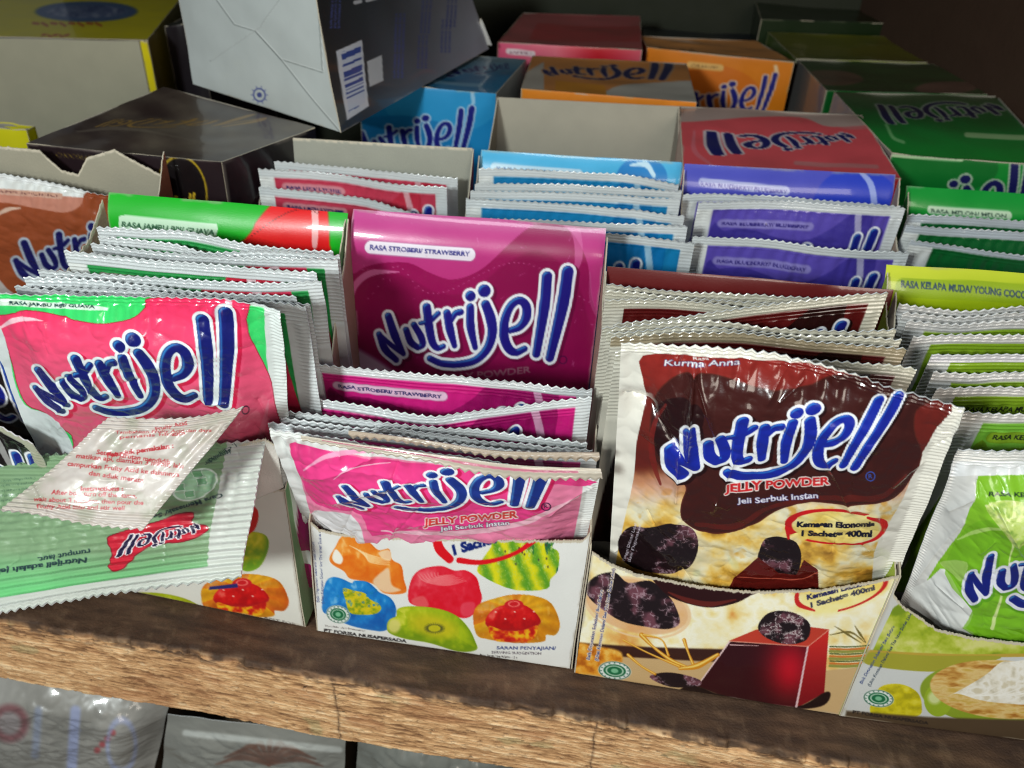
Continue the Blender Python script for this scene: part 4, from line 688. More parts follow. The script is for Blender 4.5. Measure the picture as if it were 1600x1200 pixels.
# --- closed cartons behind
def red_top(a):
    a.allp(1, C(206, 112, 112)); a.poly([(1060, 190), (1130, 186), (1200, 178), (1280, 182), (1320, 200), (1400, 210), (1420, 290), (1050, 290)], C(222, 86, 92)); a.poly([(1050, 160), (1400, 160), (1400, 190), (1300, 196), (1250, 180), (1160, 182), (1050, 190)], C(186, 160, 150))  # red paled towards coral, haze sheen painted into the top
    a.cap([(1085, 205), (1085, 235), (1110, 255)], [2, 4, 2], C(220, 120, 130), a=.7); a.pill((1245, 250), (1370, 260), 3.5, C(200, 120, 120)); a.logo([(1327, 219), (1122, 239), (1113, 205), (1316, 206)], blue=C(30, 30, 92), white=C(206, 190, 190), hi=None)
    a.cap([(1060, 270), (1400, 288)], 3, C(214, 50, 60))
closed('closed red carton with upside-down lettering behind the violet blue panel', atZ(1068, 262, 162), atZ(1407, 279, 162), atZ(1346, 180, 162), atZ(1062, 166, 162), top=red_top, tbase=C(160, 60, 64), fbase=C(190, 40, 50), side=C(150, 40, 50), z0=1)
def mel_top(a):
    a.allp(1, lambda x, y: ip((y-145)/100, (0, C(84, 100, 70)), (.4, C(22, 116, 50)), (1, C(12, 146, 52)))); a.pill((1512, 207), (1650, 216), 4, C(150, 190, 130)); a.cap([(1385, 195), (1395, 215), (1412, 222)], 2.5, C(110, 180, 110)); a.logo([(1560, 176), (1393, 192), (1376, 162), (1545, 160)], blue=C(24, 30, 76), white=C(166, 180, 160), hi=None)
def mel_front(a):
    a.allp(1, C(10, 134, 46)); a.ell(1470, 262, 90, 40, C(6, 92, 34), a=.6); a.pill((1388, 237), (1500, 245), 7.5, C(176, 206, 160)); a.text('RASA MELON/ MELON', (1390, 241), (1494, 249), 5.5, C(40, 60, 50), 1); a.logo([(1372, 322), (1610, 250), (1590, 340), (1384, 372)], blue=C(20, 22, 84), white=C(150, 176, 150), hi=None)
closed('closed green melon carton beside the shelf wall', atZ(1394, 240, 162), atZ(1660, 262, 162), atZ(1558, 150, 162), atZ(1304, 144, 162), top=mel_top, front=mel_front, fbase=C(8, 110, 38), side=C(150, 140, 136))
def blue_top(a):
    a.allp(1, lambda x, y: ip((y-85)/60, (0, C(140, 154, 160)), (.5, C(50, 110, 150)), (1, C(36, 130, 180)))); a.logo([(706, 104), (792, 98), (795, 106), (706, 116)], blue=C(20, 30, 90), white=C(120, 150, 170), hi=None); a.pill((680, 126), (752, 131), 3, C(110, 160, 190))
def blue_front(a):
    a.allp(1, C(22, 138, 200)); a.ell(690, 160, 90, 50, C(46, 156, 212), a=.7); a.ell(620, 240, 120, 60, C(14, 116, 180), a=.7); a.cap([(738, 142), (740, 160)], 3, C(150, 200, 230)); a.logo([(565, 208), (738, 168), (722, 238), (572, 250)], blue=C(20, 26, 124), white=C(176, 206, 230), hi=None)
closed('closed bright blue carton half hidden by the tipped box', atZ(560, 128, 162), atZ(775, 146, 162), atZ(822, 93, 162), atZ(625, 78, 162), top=blue_top, front=blue_front, fbase=C(22, 138, 200), side=C(130, 136, 140))
def or_top(a): a.allp(1, C(222, 150, 84)); a.text('RASA', (1030, 74), (1090, 78), 4, C(90, 60, 40), 0)
def or_front(a):
    a.allp(1, C(232, 132, 16)); a.ell(1100, 150, 90, 50, C(222, 112, 14), a=.7); a.pill((1078, 101), (1126, 106), 5, C(240, 190, 110)); a.text('ORANGE', (1080, 104), (1122, 108), 4, C(120, 80, 40), 0); a.cap([(1212, 104), (1214, 116)], 3, C(246, 210, 160))
    a.logo([(1040, 156), (1212, 116), (1192, 172), (1046, 192)], blue=C(26, 30, 130), white=C(236, 206, 180), hi=None)
closed('closed orange carton whose big lettering faces the front', atZ(1012, 74, 162), atZ(1241, 98, 162), atZ(1182, 64, 162), atZ(1000, 56, 162), top=or_top, front=or_front, tbase=C(150, 96, 54), fbase=C(232, 132, 16), side=C(160, 90, 20))
def ol_top(a):
    a.allp(1, C(222, 146, 80)); a.poly([(812, 120), (850, 96), (850, 140), (812, 140)], C(200, 190, 178), smooth=0); a.poly([(945, 140), (990, 128), (1100, 130), (1100, 170), (930, 160)], C(206, 200, 190)); a.poly([(868, 124), (945, 130), (950, 150), (868, 140)], C(226, 150, 50), smooth=0)
    a.logo([(862, 104), (1046, 98), (1034, 122), (862, 116)], blue=C(34, 34, 90), white=C(190, 150, 120), hi=None)
closed('closed orange and white carton lying behind the bare grey carton', atZ(815, 138, 164), atZ(1088, 160, 164), atZ(1072, 99, 164), atZ(832, 88, 164), top=ol_top, tbase=C(190, 120, 60), fbase=C(232, 136, 30), side=C(206, 200, 190))
P1 = atZ(778, 66, 164)
def pk_front(a): a.allp(1, lambda x, y: ip((x-780)/220, (0, C(230, 90, 130)), (.4, C(240, 120, 140)), (.7, C(206, 20, 40)), (1, C(220, 90, 110)))); a.pill((795, 80), (832, 84), 4.5, C(240, 220, 226)); a.text('JAMBU', (796, 83), (830, 86), 4, C(120, 50, 80), 0)
closed('closed pink and red carton far back beneath the dark gap', P1, atZ(1003, 78, 164), atZ(1000, 26, 164), atZ(818, 20, 164), top=lambda a: (a.allp(1, C(196, 96, 100)), a.poly([(826, 60), (1000, 66), (1000, 40), (840, 34)], C(200, 60, 66), smooth=0, a=.7)), tbase=C(110, 46, 44), front=pk_front, fbase=C(220, 80, 110), side=C(190, 60, 80))
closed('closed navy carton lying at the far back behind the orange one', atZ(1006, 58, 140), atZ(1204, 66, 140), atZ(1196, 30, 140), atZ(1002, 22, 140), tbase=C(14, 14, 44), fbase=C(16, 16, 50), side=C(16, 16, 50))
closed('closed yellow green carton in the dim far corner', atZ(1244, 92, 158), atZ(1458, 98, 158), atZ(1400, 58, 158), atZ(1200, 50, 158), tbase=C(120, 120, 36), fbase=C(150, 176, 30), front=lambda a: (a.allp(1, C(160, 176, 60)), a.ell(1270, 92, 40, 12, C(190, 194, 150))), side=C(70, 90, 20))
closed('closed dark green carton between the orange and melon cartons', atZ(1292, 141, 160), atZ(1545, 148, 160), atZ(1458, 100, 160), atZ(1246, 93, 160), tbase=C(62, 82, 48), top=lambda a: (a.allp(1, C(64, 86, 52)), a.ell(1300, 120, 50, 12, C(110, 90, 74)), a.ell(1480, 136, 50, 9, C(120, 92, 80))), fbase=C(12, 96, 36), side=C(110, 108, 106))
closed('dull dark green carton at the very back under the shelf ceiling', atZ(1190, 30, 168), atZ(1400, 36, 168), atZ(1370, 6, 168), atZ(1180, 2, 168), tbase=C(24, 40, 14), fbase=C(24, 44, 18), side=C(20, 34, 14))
def ch_top(a):
    a.allp(1, lambda x, y: ip(np.clip(fbm(x/60, y/25, 44, 3)*1.6-.3, 0, 1), (0, C(46, 34, 32)), (1, C(92, 82, 70)))); a.cap([(120, 205), (180, 198), (260, 208), (330, 222)], [1, 3, 1, .5], C(110, 100, 86), a=.5)
    a.logo([(392, 178), (182, 184), (150, 196), (352, 194)][::1], blue=C(128, 100, 52), white=C(70, 58, 46), hi=None, rim=3, thick=-5)
def ch_front(a):
    a.allp(1, C(34, 22, 26)); a.text('CHOCOLATE', (88, 244), (150, 250), 6, C(120, 100, 40), 0); a.ell(285, 300, 38, 56, C(14, 8, 10)); a.ell(285, 300, 38, 56, C(168, 140, 30), ring=1.3, rot=-8); a.logo([(225, 318), (304, 302), (300, 330), (228, 340)], blue=C(200, 165, 40), white=C(60, 45, 20), hi=None, thick=4, rim=2)
closed('closed black chocolate carton with gold lettering turned at an angle', atZ(42, 224, 162), atZ(346, 253, 162), atZ(492, 200, 162), atZ(256, 136, 162), top=ch_top, front=ch_front, fbase=C(34, 22, 26), side=C(22, 16, 20), tbase=C(60, 50, 44))
# bare carton seen from inside
BT, BR_ = atY(778, 152, 290), atY(1060, 166, 290)
tg = thing('carton', 'emptied carton showing its bare grey inside behind the light blue panel', 'carton', 'opened display cartons', (BT[0]+57, 250, 1.2))
dn = lambda p: np.array([p[0], p[1], 1.2]); F1 = np.array([BT[0]-3, 210, 110.]); F2 = np.array([BR_[0]+3, 210, 110.])
panel('back_panel', tg, [BT, BR_, dn(BR_), dn(BT)], None, C(172, 166, 150), res=2, flat=BOARD, wav=2); panel('side_panel', tg, [F1, BT, dn(BT), dn(F1)], None, C(150, 140, 124), res=4, flat=BOARD, inner=C(20, 130, 190)); panel('side_panel', tg, [BR_, F2, dn(F2), dn(BR_)], None, C(150, 142, 130), res=4, flat=BOARD, inner=C(20, 130, 190)); panel('front_panel', tg, [F1*[1, 1, .6], F2*[1, 1, .6], dn(F2), dn(F1)], None, C(20, 130, 190), res=6)
# yellow carton, opened, at the far left
Y0 = 372; yl, yr = atY(-60, 56, Y0), atY(230, 62, Y0); ybr = atZ(288, -10, yl[2]); ybl = atZ(20, -25, yl[2])
ty = thing('carton', 'yellow carton with a blue oval on top and bare grey torn front', 'carton', 'opened display cartons', (yl[0]+60, 420, 1.2))
def ye_top(a): a.allp(1, C(242, 226, 6)); a.ell(135, 18, 80, 16, C(70, 100, 150)); a.ell(135, 18, 62, 10, lambda x, y: food(x, y, 10, 5, [C(50, 70, 130), C(150, 160, 190)])); [a.cap([(52+k*14, 36), (60+k*14, 37+(k % 2)*3)], 2, C(196, 80, 20), a=.8) for k in range(8)]; [a.cap([(66+k*9, 55), (71+k*9, 54+(k % 2)*3)], 1.6, C(200, 60, 20), a=.8) for k in range(5)]
panel('top_panel', ty, [ybl, ybr, yr, yl], ye_top, C(226, 210, 8), res=2); panel('front_panel', ty, [yl+[0, -.3, -1], yr+[-6, -.3, -1], dn(yr)+[-6, -.3, 0], dn(yl)+[0, -.3, 0]], None, C(176, 172, 150), res=2, flat=BOARD, wav=4)
panel('side_panel', ty, [yr+[.3, 0, 0], ybr+[.3, 0, 0], dn(ybr)+[.3, 0, 0], dn(yr)+[.3, 0, 0]], None, C(190, 168, 10), res=4); panel('torn_edge', ty, [yr+[-5.5, -.8, -1], yr+[.2, -.8, -1], dn(yr)+[.2, -.8, 0], dn(yr)+[-5.5, -.8, 0]], None, C(232, 214, 10), res=3, torn=.02, topcurve=lambda s: s*0)
closed('small bright yellow carton peeking out at the far left', atY(-60, 194, 240), atY(41, 204, 240), atY(41, 204, 240)+[0, 9, 0], atY(-60, 194, 240)+[0, 9, 0], tbase=C(210, 200, 10), fbase=C(214, 206, 14), side=C(190, 180, 10), H=150)
closed('dark carton wedged behind the yellow one and under the tipped box', atY(258, 42, 420), atY(310, 34, 420), atY(310, 34, 420)+[20, 90, 0], atY(258, 42, 420)+[0, 90, 0], tbase=C(30, 26, 30), fbase=C(34, 28, 34), side=C(22, 18, 20))
# tipped box resting on the cartons
a0, a1, a2 = atZ(303, 131, 163.5), atZ(531, 207, 163.5), atZ(764, 76, 164.5)
c0, c1 = atY(266, -60, a0[1]+4), atY(484, -60, a1[1]+4); c2 = atY(716, -60, a2[1]+6)
tt = thing('box', 'grey white box tipped over on the cartons, barcode on its dark side', 'box', None, ((a0[0]+a2[0])/2, 260, 163.5))
def tip_face(a):
    a.allp(1, C(190, 196, 194)); s_ = C(120, 126, 124)
    for p in (([(340, 0), (368, 38), (402, 48), (440, 92), (505, 113), (497, 0)]), ([(402, 48), (440, 92), (528, 204)]), ([(440, 0), (412, 40), (330, 95)])): a.cap(p, .9, s_, smooth=0, a=.75); a.cap([(x+1.4, y-1.2) for x, y in p], .6, C(222, 226, 224), smooth=0, a=.8)
    a.ell(407, 148, 9, 10, C(60, 70, 140), ring=1.2, a=.8); a.ell(407, 148, 4, 4, C(70, 80, 140))
    for k in range(10): t = k*math.pi/5; a.cap([(407+10*math.cos(t), 148+11*math.sin(t)), (407+13*math.cos(t), 148+14*math.sin(t))], .8, C(80, 90, 150), a=.7)
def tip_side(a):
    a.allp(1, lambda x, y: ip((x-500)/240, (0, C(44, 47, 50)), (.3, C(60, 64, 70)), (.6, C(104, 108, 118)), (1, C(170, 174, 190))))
    a.poly([(526, 80), (566, 62), (575, 166), (541, 188)], C(226, 228, 236), smooth=0)
    def bars(x, y): v = (y-(73+(x-526)*-.45))/1.0; k = ((vn(v/1.9, v*0+2, 5) > .47) | (np.abs(v-50) < 5))[:, None]; return np.where(k & (np.abs(v-42) > 2)[:, None], C(60, 84, 160), C(214, 220, 236))
    a.poly([(534, 82), (564, 70), (570, 160), (544, 176)], bars, smooth=0)
    a.poly([(574, 96), (597, 86), (599, 126), (577, 136)], C(206, 208, 212), smooth=0)
    for k, (x, y, n) in enumerate(((620, 20, 6), (660, 0, 7), (700, -10, 6), (618, 70, 5), (655, 55, 8), (692, 30, 7), (520, -8, 5))):
        for j in range(3): a.text('INFORMASI NILAI GIZI'[:8+n], (x+j*6, y+52), (x+j*6+2, y), 3.6, C(84, 94, 160), 1.8, a=.9)
    a.cap([(556, 4), (564, 2)], 3, C(210, 212, 216)); a.cap([(574, 1), (590, -3)], 2.4, C(210, 212, 216))
panel('bottom_face', tt, [c0, c1, a1, a0], tip_face, C(190, 196, 194), res=1.4, wav=2, bow=1.5)
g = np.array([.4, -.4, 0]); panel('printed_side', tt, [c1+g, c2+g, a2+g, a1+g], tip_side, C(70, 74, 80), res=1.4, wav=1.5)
panel('rear_face', tt, [c2, c0, a0+[60, 120, 0], a2], None, C(150, 150, 150), res=8); panel('torn_flap', tt, [atY(732, 20, a2[1]), atY(752, 28, a2[1]), a2+[2, 2, 2], a2+[-8, -6, 4]], None, C(206, 206, 204), res=1.5, torn=.06, topcurve=lambda s: .2*np.abs(np.sin(s*7)), flat=BOARD)
# ================================================================== sachets
GU = dict(band=C(40, 150, 74), main=C(206, 42, 78), text='RASA JAMBU BIJI/ GUAVA', accent=C(204, 34, 62), pillc=C(206, 222, 212))
ST = dict(band=C(204, 30, 124), main=C(150, 14, 92), text='RASA STROBERI/ STRAWBERRY', pillc=C(226, 190, 214))
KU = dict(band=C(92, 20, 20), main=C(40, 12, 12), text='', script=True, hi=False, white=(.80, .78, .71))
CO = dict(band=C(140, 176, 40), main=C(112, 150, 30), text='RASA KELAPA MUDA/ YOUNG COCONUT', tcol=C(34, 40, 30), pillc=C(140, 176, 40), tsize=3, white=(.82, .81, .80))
RE = dict(band=C(196, 60, 84), main=C(190, 44, 66), text='RASA LECI/ LYCHEE', pillc=C(214, 140, 150), drop=2)
BL = dict(band=C(24, 128, 184), main=C(14, 110, 172), text='RASA LECI/ LYCHEE', pilled=False)
BB = dict(band=C(92, 76, 176), main=C(66, 54, 150), text='RASA BLUEBERRY/ BLUEBERRY', pillc=C(140, 130, 200), tcol=C(50, 40, 120), drop=5)
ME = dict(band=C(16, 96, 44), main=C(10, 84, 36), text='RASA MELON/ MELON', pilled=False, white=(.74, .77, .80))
def hash_(s): return (sum(map(ord, s)) % 97)*1.31
def stack(fam, group, rows, **kw):
    for i, r in enumerate(rows):
        lab, top = r[0], r[1]; k = dict(kw); k.update(r[2] if len(r) > 2 else {}); f = dict(fam); f.update(k.pop('fam', {}))
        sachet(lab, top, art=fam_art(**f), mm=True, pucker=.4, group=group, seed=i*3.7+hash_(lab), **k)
def hash_(s): return (sum(map(ord, s)) % 97)*1.31
stack(GU, 'guava sachets standing in the left carton', [
    ('white edged guava sachet at the back of the guava stack, corner folded down', [(149, 353, 74), (225, 357, 74), (290, 360, 74), (380, 378, 74), (470, 388, 74), (520, 391, 74)]),
    ('thin guava sachet peeking above the one with a green end tab', [(152, 368, 68), (266, 378, 68), (330, 392, 68), (420, 391, 68), (530, 398, 67)], dict(wob=2.2)),
    ('guava sachet second from the back with a green tab at its right end', [(140, 379, 62), (266, 394, 62), (410, 400, 62), (527, 404, 60)]),
    ('guava sachet with readable pill label and long straight crimped top', [(98, 390, 46), (200, 401, 46), (350, 413, 46), (494, 424, 44)], dict(vis=60, fam=dict(y0=6.0))),
    ('guava sachet wedged behind the crumpled one, seen as a white toothed line', [(58, 418, 38), (170, 428, 38), (300, 436, 38), (400, 440, 38), (502, 436, 36)], dict(wob=2.0)),
    ('crumpled guava sachet between the straight one and the front pair', [(36, 430, 30), (155, 437, 31), (290, 452, 31), (380, 458, 31), (462, 462, 29)], dict(wob=2.4)),
    ('guava sachet with its right end sticking out over the green striped edge', [(30, 446, 24), (180, 450, 24), (300, 460, 24), (380, 466, 24), (484, 474, 22)], dict(wob=2.2)),
    ('guava sachet just behind the big pink one, its green edge showing', [(20, 446, 17), (150, 458, 17), (300, 462, 17), (400, 468, 17), (477, 478, 14)], dict(vis=75, fam=dict(accent=None, x1=9)))], lean=10)
sachet('big pink guava sachet facing front with large blue lettering', [(-46, 452, 0), (60, 459, 1), (180, 463, 1), (300, 463, 0), (385, 470, -1), (438, 484, -2)], [(86, 780, 18), (200, 778, 17), (330, 774, 16), (462, 770, 15)], art=art_a_sachet, left=False, ncr=60, group='guava sachets standing in the left carton', bulge=6, wob=1.6, res=1.25, base=(.86, .89, .88), seed=5, seal=3.5, side=4.5, tooth=.7, lump=lambda x, y: 1.0*np.exp(-((x-380)/14)**2)+.8*(np.abs(fbm(x/70, y/40, 46, 3)-.5)*2))
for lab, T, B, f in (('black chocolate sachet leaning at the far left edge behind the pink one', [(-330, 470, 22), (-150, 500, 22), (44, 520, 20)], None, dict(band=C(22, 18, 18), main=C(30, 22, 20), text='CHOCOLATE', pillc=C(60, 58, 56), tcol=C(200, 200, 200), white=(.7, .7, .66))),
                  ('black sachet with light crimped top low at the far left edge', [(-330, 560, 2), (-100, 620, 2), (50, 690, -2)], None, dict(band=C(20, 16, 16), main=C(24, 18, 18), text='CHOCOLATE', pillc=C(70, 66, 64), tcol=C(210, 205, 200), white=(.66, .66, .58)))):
    sachet(lab, T, art=fam_art(**f), mm=True, group='black chocolate sachets at the left edge', vis=60, seed=hash_(lab), H=90)
stack(ST, 'strawberry sachets in the pink carton', [
    ('rearmost strawberry sachet right before the pink carton back', [(471, 565, 34), (560, 573, 34), (645, 581, 34), (785, 593, 34), (880, 603, 33), (926, 607, 33)], dict(tooth=1.4)),
    ('strawberry sachet whose crimped top dips in the middle', [(456, 617, 20), (575, 634, 19), (668, 649, 18), (760, 639, 19), (850, 627, 20), (925, 619, 20)], dict(tooth=1.3)),
    ('strawberry sachet third from the pink back, straight top sloping right', [(446, 641, 10), (540, 650, 10), (645, 662, 10), (785, 674, 10), (918, 690, 10)], dict(tooth=1.4)),
    ('crooked strawberry sachet pressed behind the folded seal', [(438, 652, 5), (540, 664, 5), (640, 672, 5), (780, 690, 5), (926, 702, 5)], dict(wob=2)),
    ('strawberry sachet whose folded seal hangs forward over the front one', [(418, 658, 1), (480, 664, 1), (545, 672, 0), (640, 682, 0), (785, 700, 0), (934, 710, 0)], dict(tooth=1.2))], lean=10, res=1.4)
sb = sachet('bulging bright pink strawberry sachet at the front of its carton', [(421, 668, -10), (470, 676, -11), (560, 690, -12), (700, 708, -13), (830, 728, -13), (938, 742, -11)], [(512, 905, 21), (620, 910, 20), (780, 910, 19), (906, 905, 18)], art=art_b_sachet, left=False, ncr=70, group='strawberry sachets in the pink carton', bulge=6, wob=1.6, res=1.2, seed=9, seal=3.2, side=4,
            creases=[((478, 735), (580, 710), 1.2, 5), ((500, 770), (640, 735), 1.0, 6), ((520, 715), (700, 745), .9, 5), ((860, 790), (925, 760), .8, 4), ((500, 800), (560, 830), 1.2, 6)], lump=lambda x, y: 1.0*(np.abs(fbm(x/90+y/60, y/22-x/90, 47, 3)-.5)*2))
strip(sb, [(545, 672, -10), (640, 684, -14), (785, 704, -16), (936, 706, -14)], [(545, 686, -11), (620, 692, -15), (700, 704, -17), (785, 718, -18), (937, 722, -16)], C(176, 160, 142))
strip(sb, [(470, 680, -14), (560, 694, -17), (700, 712, -20), (800, 726, -21), (938, 732, -17)], [(472, 690, -15), (560, 706, -18), (660, 722, -21), (740, 742, -22), (830, 752, -22), (942, 752, -18)], C(196, 186, 170), seed=.4, line=C(190, 110, 130))
stack(KU, 'dark kurma sachets standing in the maroon carton', [
    ('rearmost kurma sachet pressed to the maroon back panel', [(948, 441, 72), (1060, 454, 72), (1200, 460, 72), (1290, 464, 72), (1380, 470, 72)]),
    ('kurma sachet slipped low behind the one with white script', [(947, 452, 65), (1060, 462, 65), (1182, 470, 65), (1290, 476, 65), (1376, 481, 65)], dict(wob=2)),
    ('kurma sachet with small white script visible on its dark band', [(946, 466, 58), (1060, 467, 58), (1182, 481, 58), (1280, 488, 58), (1372, 492, 58)], dict(vis=45)),
    ('kurma sachet tilted so its top rises to the right', [(958, 506, 46), (1080, 492, 47), (1200, 474, 48), (1310, 461, 49), (1389, 456, 50)], dict(vis=45)),
    ('kurma sachet fourth from the back with a glossy white crimped top', [(941, 511, 33), (1095, 500, 34), (1200, 510, 34), (1310, 515, 34), (1402, 512, 34)]),
    ('thin kurma sachet squeezed behind the brownish one', [(948, 519, 27), (1095, 510, 27), (1230, 522, 27), (1330, 524, 27), (1410, 530, 27)], dict(wob=2)),
    ('plain brownish crimped kurma sachet just behind the shorter one', [(955, 525, 20), (1130, 517, 20), (1270, 531, 20), (1360, 538, 20), (1418, 543, 20)], dict(fam=dict(white=(.66, .60, .49)))),  # white seal coloured brownish to paint in the shade on it
    ('kurma sachet right behind the big front one, seen only at the right', [(962, 548, 8), (1120, 552, 7), (1305, 564, 6), (1400, 570, 6), (1434, 574, 6)])], lean=10, res=1.4, base=(.84, .82, .76), back=(.6, .56, .5))
sachet('large dark kurma sachet with JELLY POWDER lettering standing at the front', [(971, 532, -8), (1040, 534, -10), (1140, 540, -13), (1240, 556, -17), (1340, 584, -22), (1430, 616, -27), (1508, 636, -32)], [(948, 960, 8), (1060, 978, 6), (1240, 985, 4), (1372, 975, 2)], art=art_k_sachet, left=False, ncr=80, group='dark kurma sachets standing in the maroon carton', bulge=7, wob=1.3, res=1.15, seed=2, seal=4.6, side=5,
       base=(.91, .90, .86), creases=[((1086, 572), (1076, 690), 2.6, 5), ((1016, 632), (1064, 684), -2.2, 5), ((1086, 572), (1120, 650), 1.6, 4), ((1064, 684), (1058, 760), 1.4, 4), ((1290, 690), (1330, 775), 1.0, 4), ((1150, 690), (1115, 770), 1.3, 5), ((1395, 745), (1440, 720), .9, 3), ((1240, 560), (1200, 610), .8, 6), ((975, 620), (1010, 632), -2.0, 6)],
       lump=lambda x, y: 1.3*(np.abs(fbm(x/75+y/90, y/40-x/80, 48, 3)-.5)*2)-3.2*np.exp(-(((x-1000)/26)**2+((y-632)/22)**2)))
stack(CO, 'young coconut sachets in the right carton', [
    ('rearmost young coconut sachet under the lime back panel', [(1406, 472, 76), (1499, 485, 76), (1600, 478, 76), (1790, 480, 76)]),
    ('young coconut sachet slightly raised behind the second', [(1412, 486, 70), (1499, 494, 70), (1600, 487, 70), (1795, 490, 70)], dict(wob=2)),
    ('young coconut sachet second from the lime back panel', [(1419, 499, 63), (1499, 504, 63), (1600, 498, 63), (1800, 500, 63)]),
    ('young coconut sachet third from the lime back panel', [(1428, 525, 50), (1500, 522, 50), (1600, 522, 50), (1820, 522, 50)]),
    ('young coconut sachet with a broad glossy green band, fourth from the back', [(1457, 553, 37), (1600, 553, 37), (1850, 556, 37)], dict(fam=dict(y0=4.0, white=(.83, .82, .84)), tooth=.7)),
    ('young coconut sachet set back below the glossy green band', [(1460, 580, 31), (1530, 584, 31), (1600, 580, 31), (1855, 586, 31)], dict(wob=2)),
    ('young coconut sachet fifth from the back, mostly hidden', [(1464, 604, 24), (1600, 603, 24), (1860, 606, 24)]),
    ('young coconut sachet right behind the bulging front one, light green band', [(1508, 642, 10), (1560, 645, 10), (1600, 646, 10), (1900, 650, 10)], dict(fam=dict(band=C(126, 190, 60))))], lean=10, res=1.5, base=(.88, .88, .87), back=(.6, .6, .56))
sachet('bulging lime green coconut sachet cut by the right picture edge', [(1497, 702, -8), (1560, 703, -9), (1650, 700, -10), (1800, 702, -10), (1960, 712, -8)], [(1400, 955, 2), (1500, 1035, 0), (1650, 1050, 0), (1900, 1030, -2)], art=art_d_sachet, ncr=50, group='young coconut sachets in the right carton', bulge=11, wob=2.0, res=1.25, seed=12, seal=9, side=2,
       base=(.84, .84, .83), creases=[((1480, 790), (1520, 760), 1.4, 5), ((1430, 900), (1500, 800), 1.2, 6), ((1550, 770), (1590, 840), 1.4, 4), ((1420, 940), (1470, 960), 1.5, 6)], lump=lambda x, y: 1.4*(np.abs(fbm(x/60, y/45, 49, 3)-.5)*2))
# second row
stack(RE, 'red sachets under the bare grey back', [
    ('rearmost red sachet leaning on the bare grey back', [(428, 250, 186), (560, 262, 186), (715, 277, 186)]),
    ('red sachet in the middle with blue dots at its right', [(403, 262, 172), (520, 270, 172), (620, 286, 172), (698, 291, 172)], dict(vis=40)),
    ('frontmost red sachet just above the green guava panel', [(403, 291, 156), (500, 300, 156), (575, 310, 156), (640, 330, 156), (712, 346, 156)])], lean=8, res=1.9, H=100, seal=6)
stack(BL, 'blue sachets in the light blue carton', [
    ('rearmost blue sachet touching the light blue panel', [(748, 262, 188), (860, 265, 188), (980, 272, 188), (1061, 287, 188)]),
    ('second blue sachet with a dense white toothed edge', [(742, 285, 176), (900, 287, 176), (1066, 297, 176)]),
    ('third blue sachet from the back', [(735, 297, 166), (900, 300, 166), (1064, 310, 166)]),
    ('fourth blue sachet with a ribbed blue band', [(728, 309, 154), (900, 318, 154), (1070, 336, 154)]),
    ('fifth blue sachet behind the pink panel', [(716, 340, 142), (880, 344, 142), (1075, 352, 142)]),
    ('frontmost blue sachet with blue letter tops beside the violet ones', [(705, 343, 130), (850, 352, 130), (960, 364, 130), (1086, 378, 130)], dict(vis=45))], lean=8, res=1.9, H=100, seal=6)
stack(BB, 'violet blueberry sachets', [
    ('rearmost blueberry sachet against the violet blue panel', [(1068, 301, 180), (1200, 304, 180), (1300, 312, 180), (1408, 322, 180)]),
    ('upper blueberry sachet with two blue letter tops', [(1092, 314, 168), (1200, 312, 168), (1300, 318, 168), (1416, 325, 168)], dict(vis=45)),
    ('lower blueberry sachet just above the maroon panel', [(1083, 368, 142), (1200, 373, 142), (1300, 386, 142), (1422, 393, 142)], dict(vis=45))], lean=8, res=1.9, H=100, seal=6)
stack(ME, 'dark green melon sachets at the right', [
    ('rearmost melon sachet against the bright green panel', [(1420, 334, 190), (1500, 337, 190), (1600, 344, 190), (1760, 352, 190)]),
    ('melon sachet between the rearmost and the glossy front one', [(1417, 350, 176), (1500, 356, 176), (1600, 362, 176), (1760, 372, 176)]),
    ('frontmost dark green glossy melon sachet', [(1424, 374, 158), (1500, 384, 158), (1600, 398, 158), (1770, 414, 158)], dict(vis=40, fam=dict(x0=12, y0=3)))], lean=8, res=1.9, H=100, seal=6)
def cap_art(a):
    a.poly([(-300, 280), (300, 320), (300, 800), (-300, 800)], C(196, 132, 112), smooth=0)
    a.poly([(-200, 330), (-60, 318), (0, 316), (60, 326), (100, 332), (125, 322), (136, 300), (180, 300), (300, 330), (300, 700), (-300, 700)], C(150, 74, 42)); a.poly([(-20, 440), (10, 450), (40, 490), (30, 600), (-60, 600)], C(190, 180, 176), smooth=3)
    a.cap([(-20, 345), (10, 328), (32, 325)], [1, 3.5, 1], C(214, 180, 160)); a.pill((-90, 292), (94, 306), 4, C(206, 160, 140), edge=C(214, 190, 176)); a.text('RASA CAPPUCCINO', (-60, 296), (90, 308), 3.5, C(90, 50, 50), 0)
    a.logo([(38, 380), (228, 332), (206, 418), (52, 440)], blue=C(22, 24, 90), white=C(176, 186, 200), hi=None)
    a.poly([(-300, 200), (-100, 250), (0, 280), (80, 291), (160, 303), (300, 322), (300, 312), (160, 294), (80, 282), (0, 268), (-300, 200)], WHITE, smooth=0)
sachet('brown sachet with partly hidden blue lettering at the left', [(-100, 258, 130), (-50, 264, 131), (0, 270, 132), (80, 284, 132), (160, 302, 132), (246, 313, 132)], [(-85, 530, 142), (80, 545, 142), (240, 560, 142)], art=cap_art, left=False, res=1.8, bulge=4, seed=3, seal=3, side=3)
MATTE = mat('satin_film', .42, .15, .25, 700)
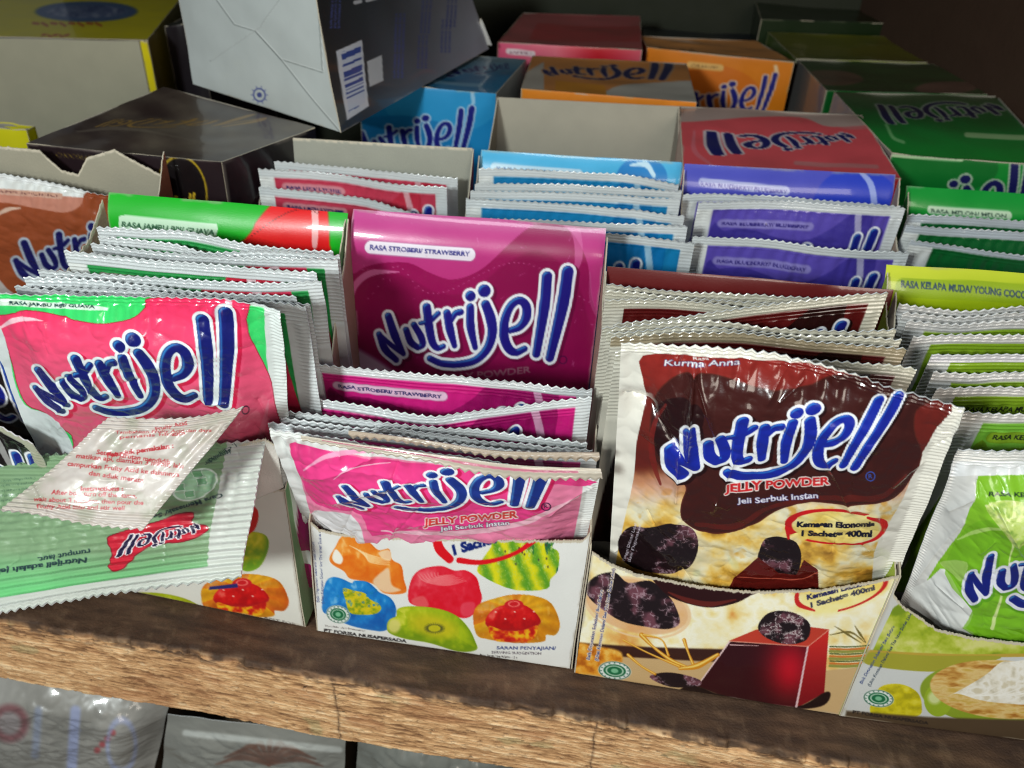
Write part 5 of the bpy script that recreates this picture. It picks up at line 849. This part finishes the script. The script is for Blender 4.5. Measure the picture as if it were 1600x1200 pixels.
# loose packets lying on the front edge
gs = sachet('pale green sachet lying back side up over the left carton', [(-120, 700, 8), (0, 706, 6), (150, 706, 5), (290, 694, 3), (414, 684, 0)], [(-120, 990, -46), (0, 962, -46), (130, 938, -46), (250, 922, -46), (376, 906, -44)], art=art_green_back, matf=MATTE, ncr=10, bulge=2.2, wob=2.4, res=1.25, seed=21, allridge=.5, seal=15, side=10, seal_at_bottom=True, bteeth=True, teeth=4.6, tooth=1.3, amp=.55, period=3.1, base=(.80, .82, .78), back=(.8, .5, .55))
ws = sachet('small white packet with red instructions lying on the green sachet', [(171, 650, -22), (230, 652, -22), (300, 650, -21), (383, 634, -20)], [(0, 800, -50), (60, 806, -50), (140, 822, -49), (222, 830, -48)], art=art_acid, matf=MATTE, ncr=10, bulge=2.0, wob=1.8, res=1.2, seed=31, seal=7, side=1.5, seal_at_bottom=True, bteeth=True, teeth=3.4, tooth=1.0, amp=.4, period=2.3, base=(.84, .82, .78), name='packet', cat_='packet')
# bags on the shelf below
PLA = mat('clear_plastic_bag', .35, .5, .2, 60)
def bag1(a):
    a.allp(1, lambda x, y: ip(np.clip(fbm(x/60, y/60, 12), 0, 1), (0, C(120, 118, 112)), (1, C(172, 170, 165)))); a.ell(15, 1130, 30, 30, C(120, 66, 72), a=.7, soft=9); a.ell(15, 1130, 18, 18, C(150, 142, 142), soft=7)
    a.cap([(60, 1110), (55, 1180)], 6, C(140, 150, 176), a=.7, soft=6); a.cap([(118, 1110), (112, 1200)], 8, C(150, 160, 200), a=.8, soft=5); [a.ell(152+k*8, 1172-k*9, 5, 5, C(170, 60, 66), a=.7, soft=4) for k in range(4)]; a.ell(190, 1165, 22, 40, C(160, 170, 210), ring=3, a=.7, soft=4)
sachet('full white sugar bag with blurred red and blue print under the shelf', [(-120, 1040, 30), (60, 1048, 26), (268, 1085, 30)], [(-160, 1400, 30), (0, 1400, 20), (200, 1380, 30)], art=bag1, bulge=14, wob=3, pucker=0, res=2.2, seed=41, seal=0, side=0, base=(.8, .8, .78), matf=PLA, name='sugar_bag', cat_='bag', group='bags on the lower shelf', tooth=0)
def bag2(a):
    a.allp(1, C(136, 136, 130)); 
    for k in range(9): t = math.radians(200+k*18); a.cap([(420, 1195), (420+45*math.cos(t), 1195+34*math.sin(t)), (420+88*math.cos(t), 1198+40*math.sin(t)+10)], [2, 5, 1], C(104, 74, 62), a=.8, soft=3)
    a.cap([(290, 1145), (530, 1172)], 5, C(206, 210, 206), a=.7, soft=4)
sachet('flat grey bag with a brown palm print under the shelf', [(262, 1116, 14), (400, 1132, 12), (540, 1152, 14)], [(236, 1420, 14), (400, 1430, 10), (530, 1430, 14)], art=bag2, bulge=5, wob=2.5, pucker=0, res=2.2, seed=42, seal=0, side=0, matf=PLA, name='sugar_bag', cat_='bag', group='bags on the lower shelf', tooth=0, base=(.7, .7, .68))
sachet('dim crumpled clear bag right of the palm print bag', [(560, 1150, 16), (660, 1160, 14), (800, 1185, 16)], [(540, 1450, 16), (660, 1450, 14), (800, 1450, 16)], art=lambda a: a.allp(1, C(120, 122, 116)), bulge=6, wob=4, res=2.6, seed=43, seal=0, side=0, matf=PLA, name='sugar_bag', cat_='bag', group='bags on the lower shelf', tooth=0)
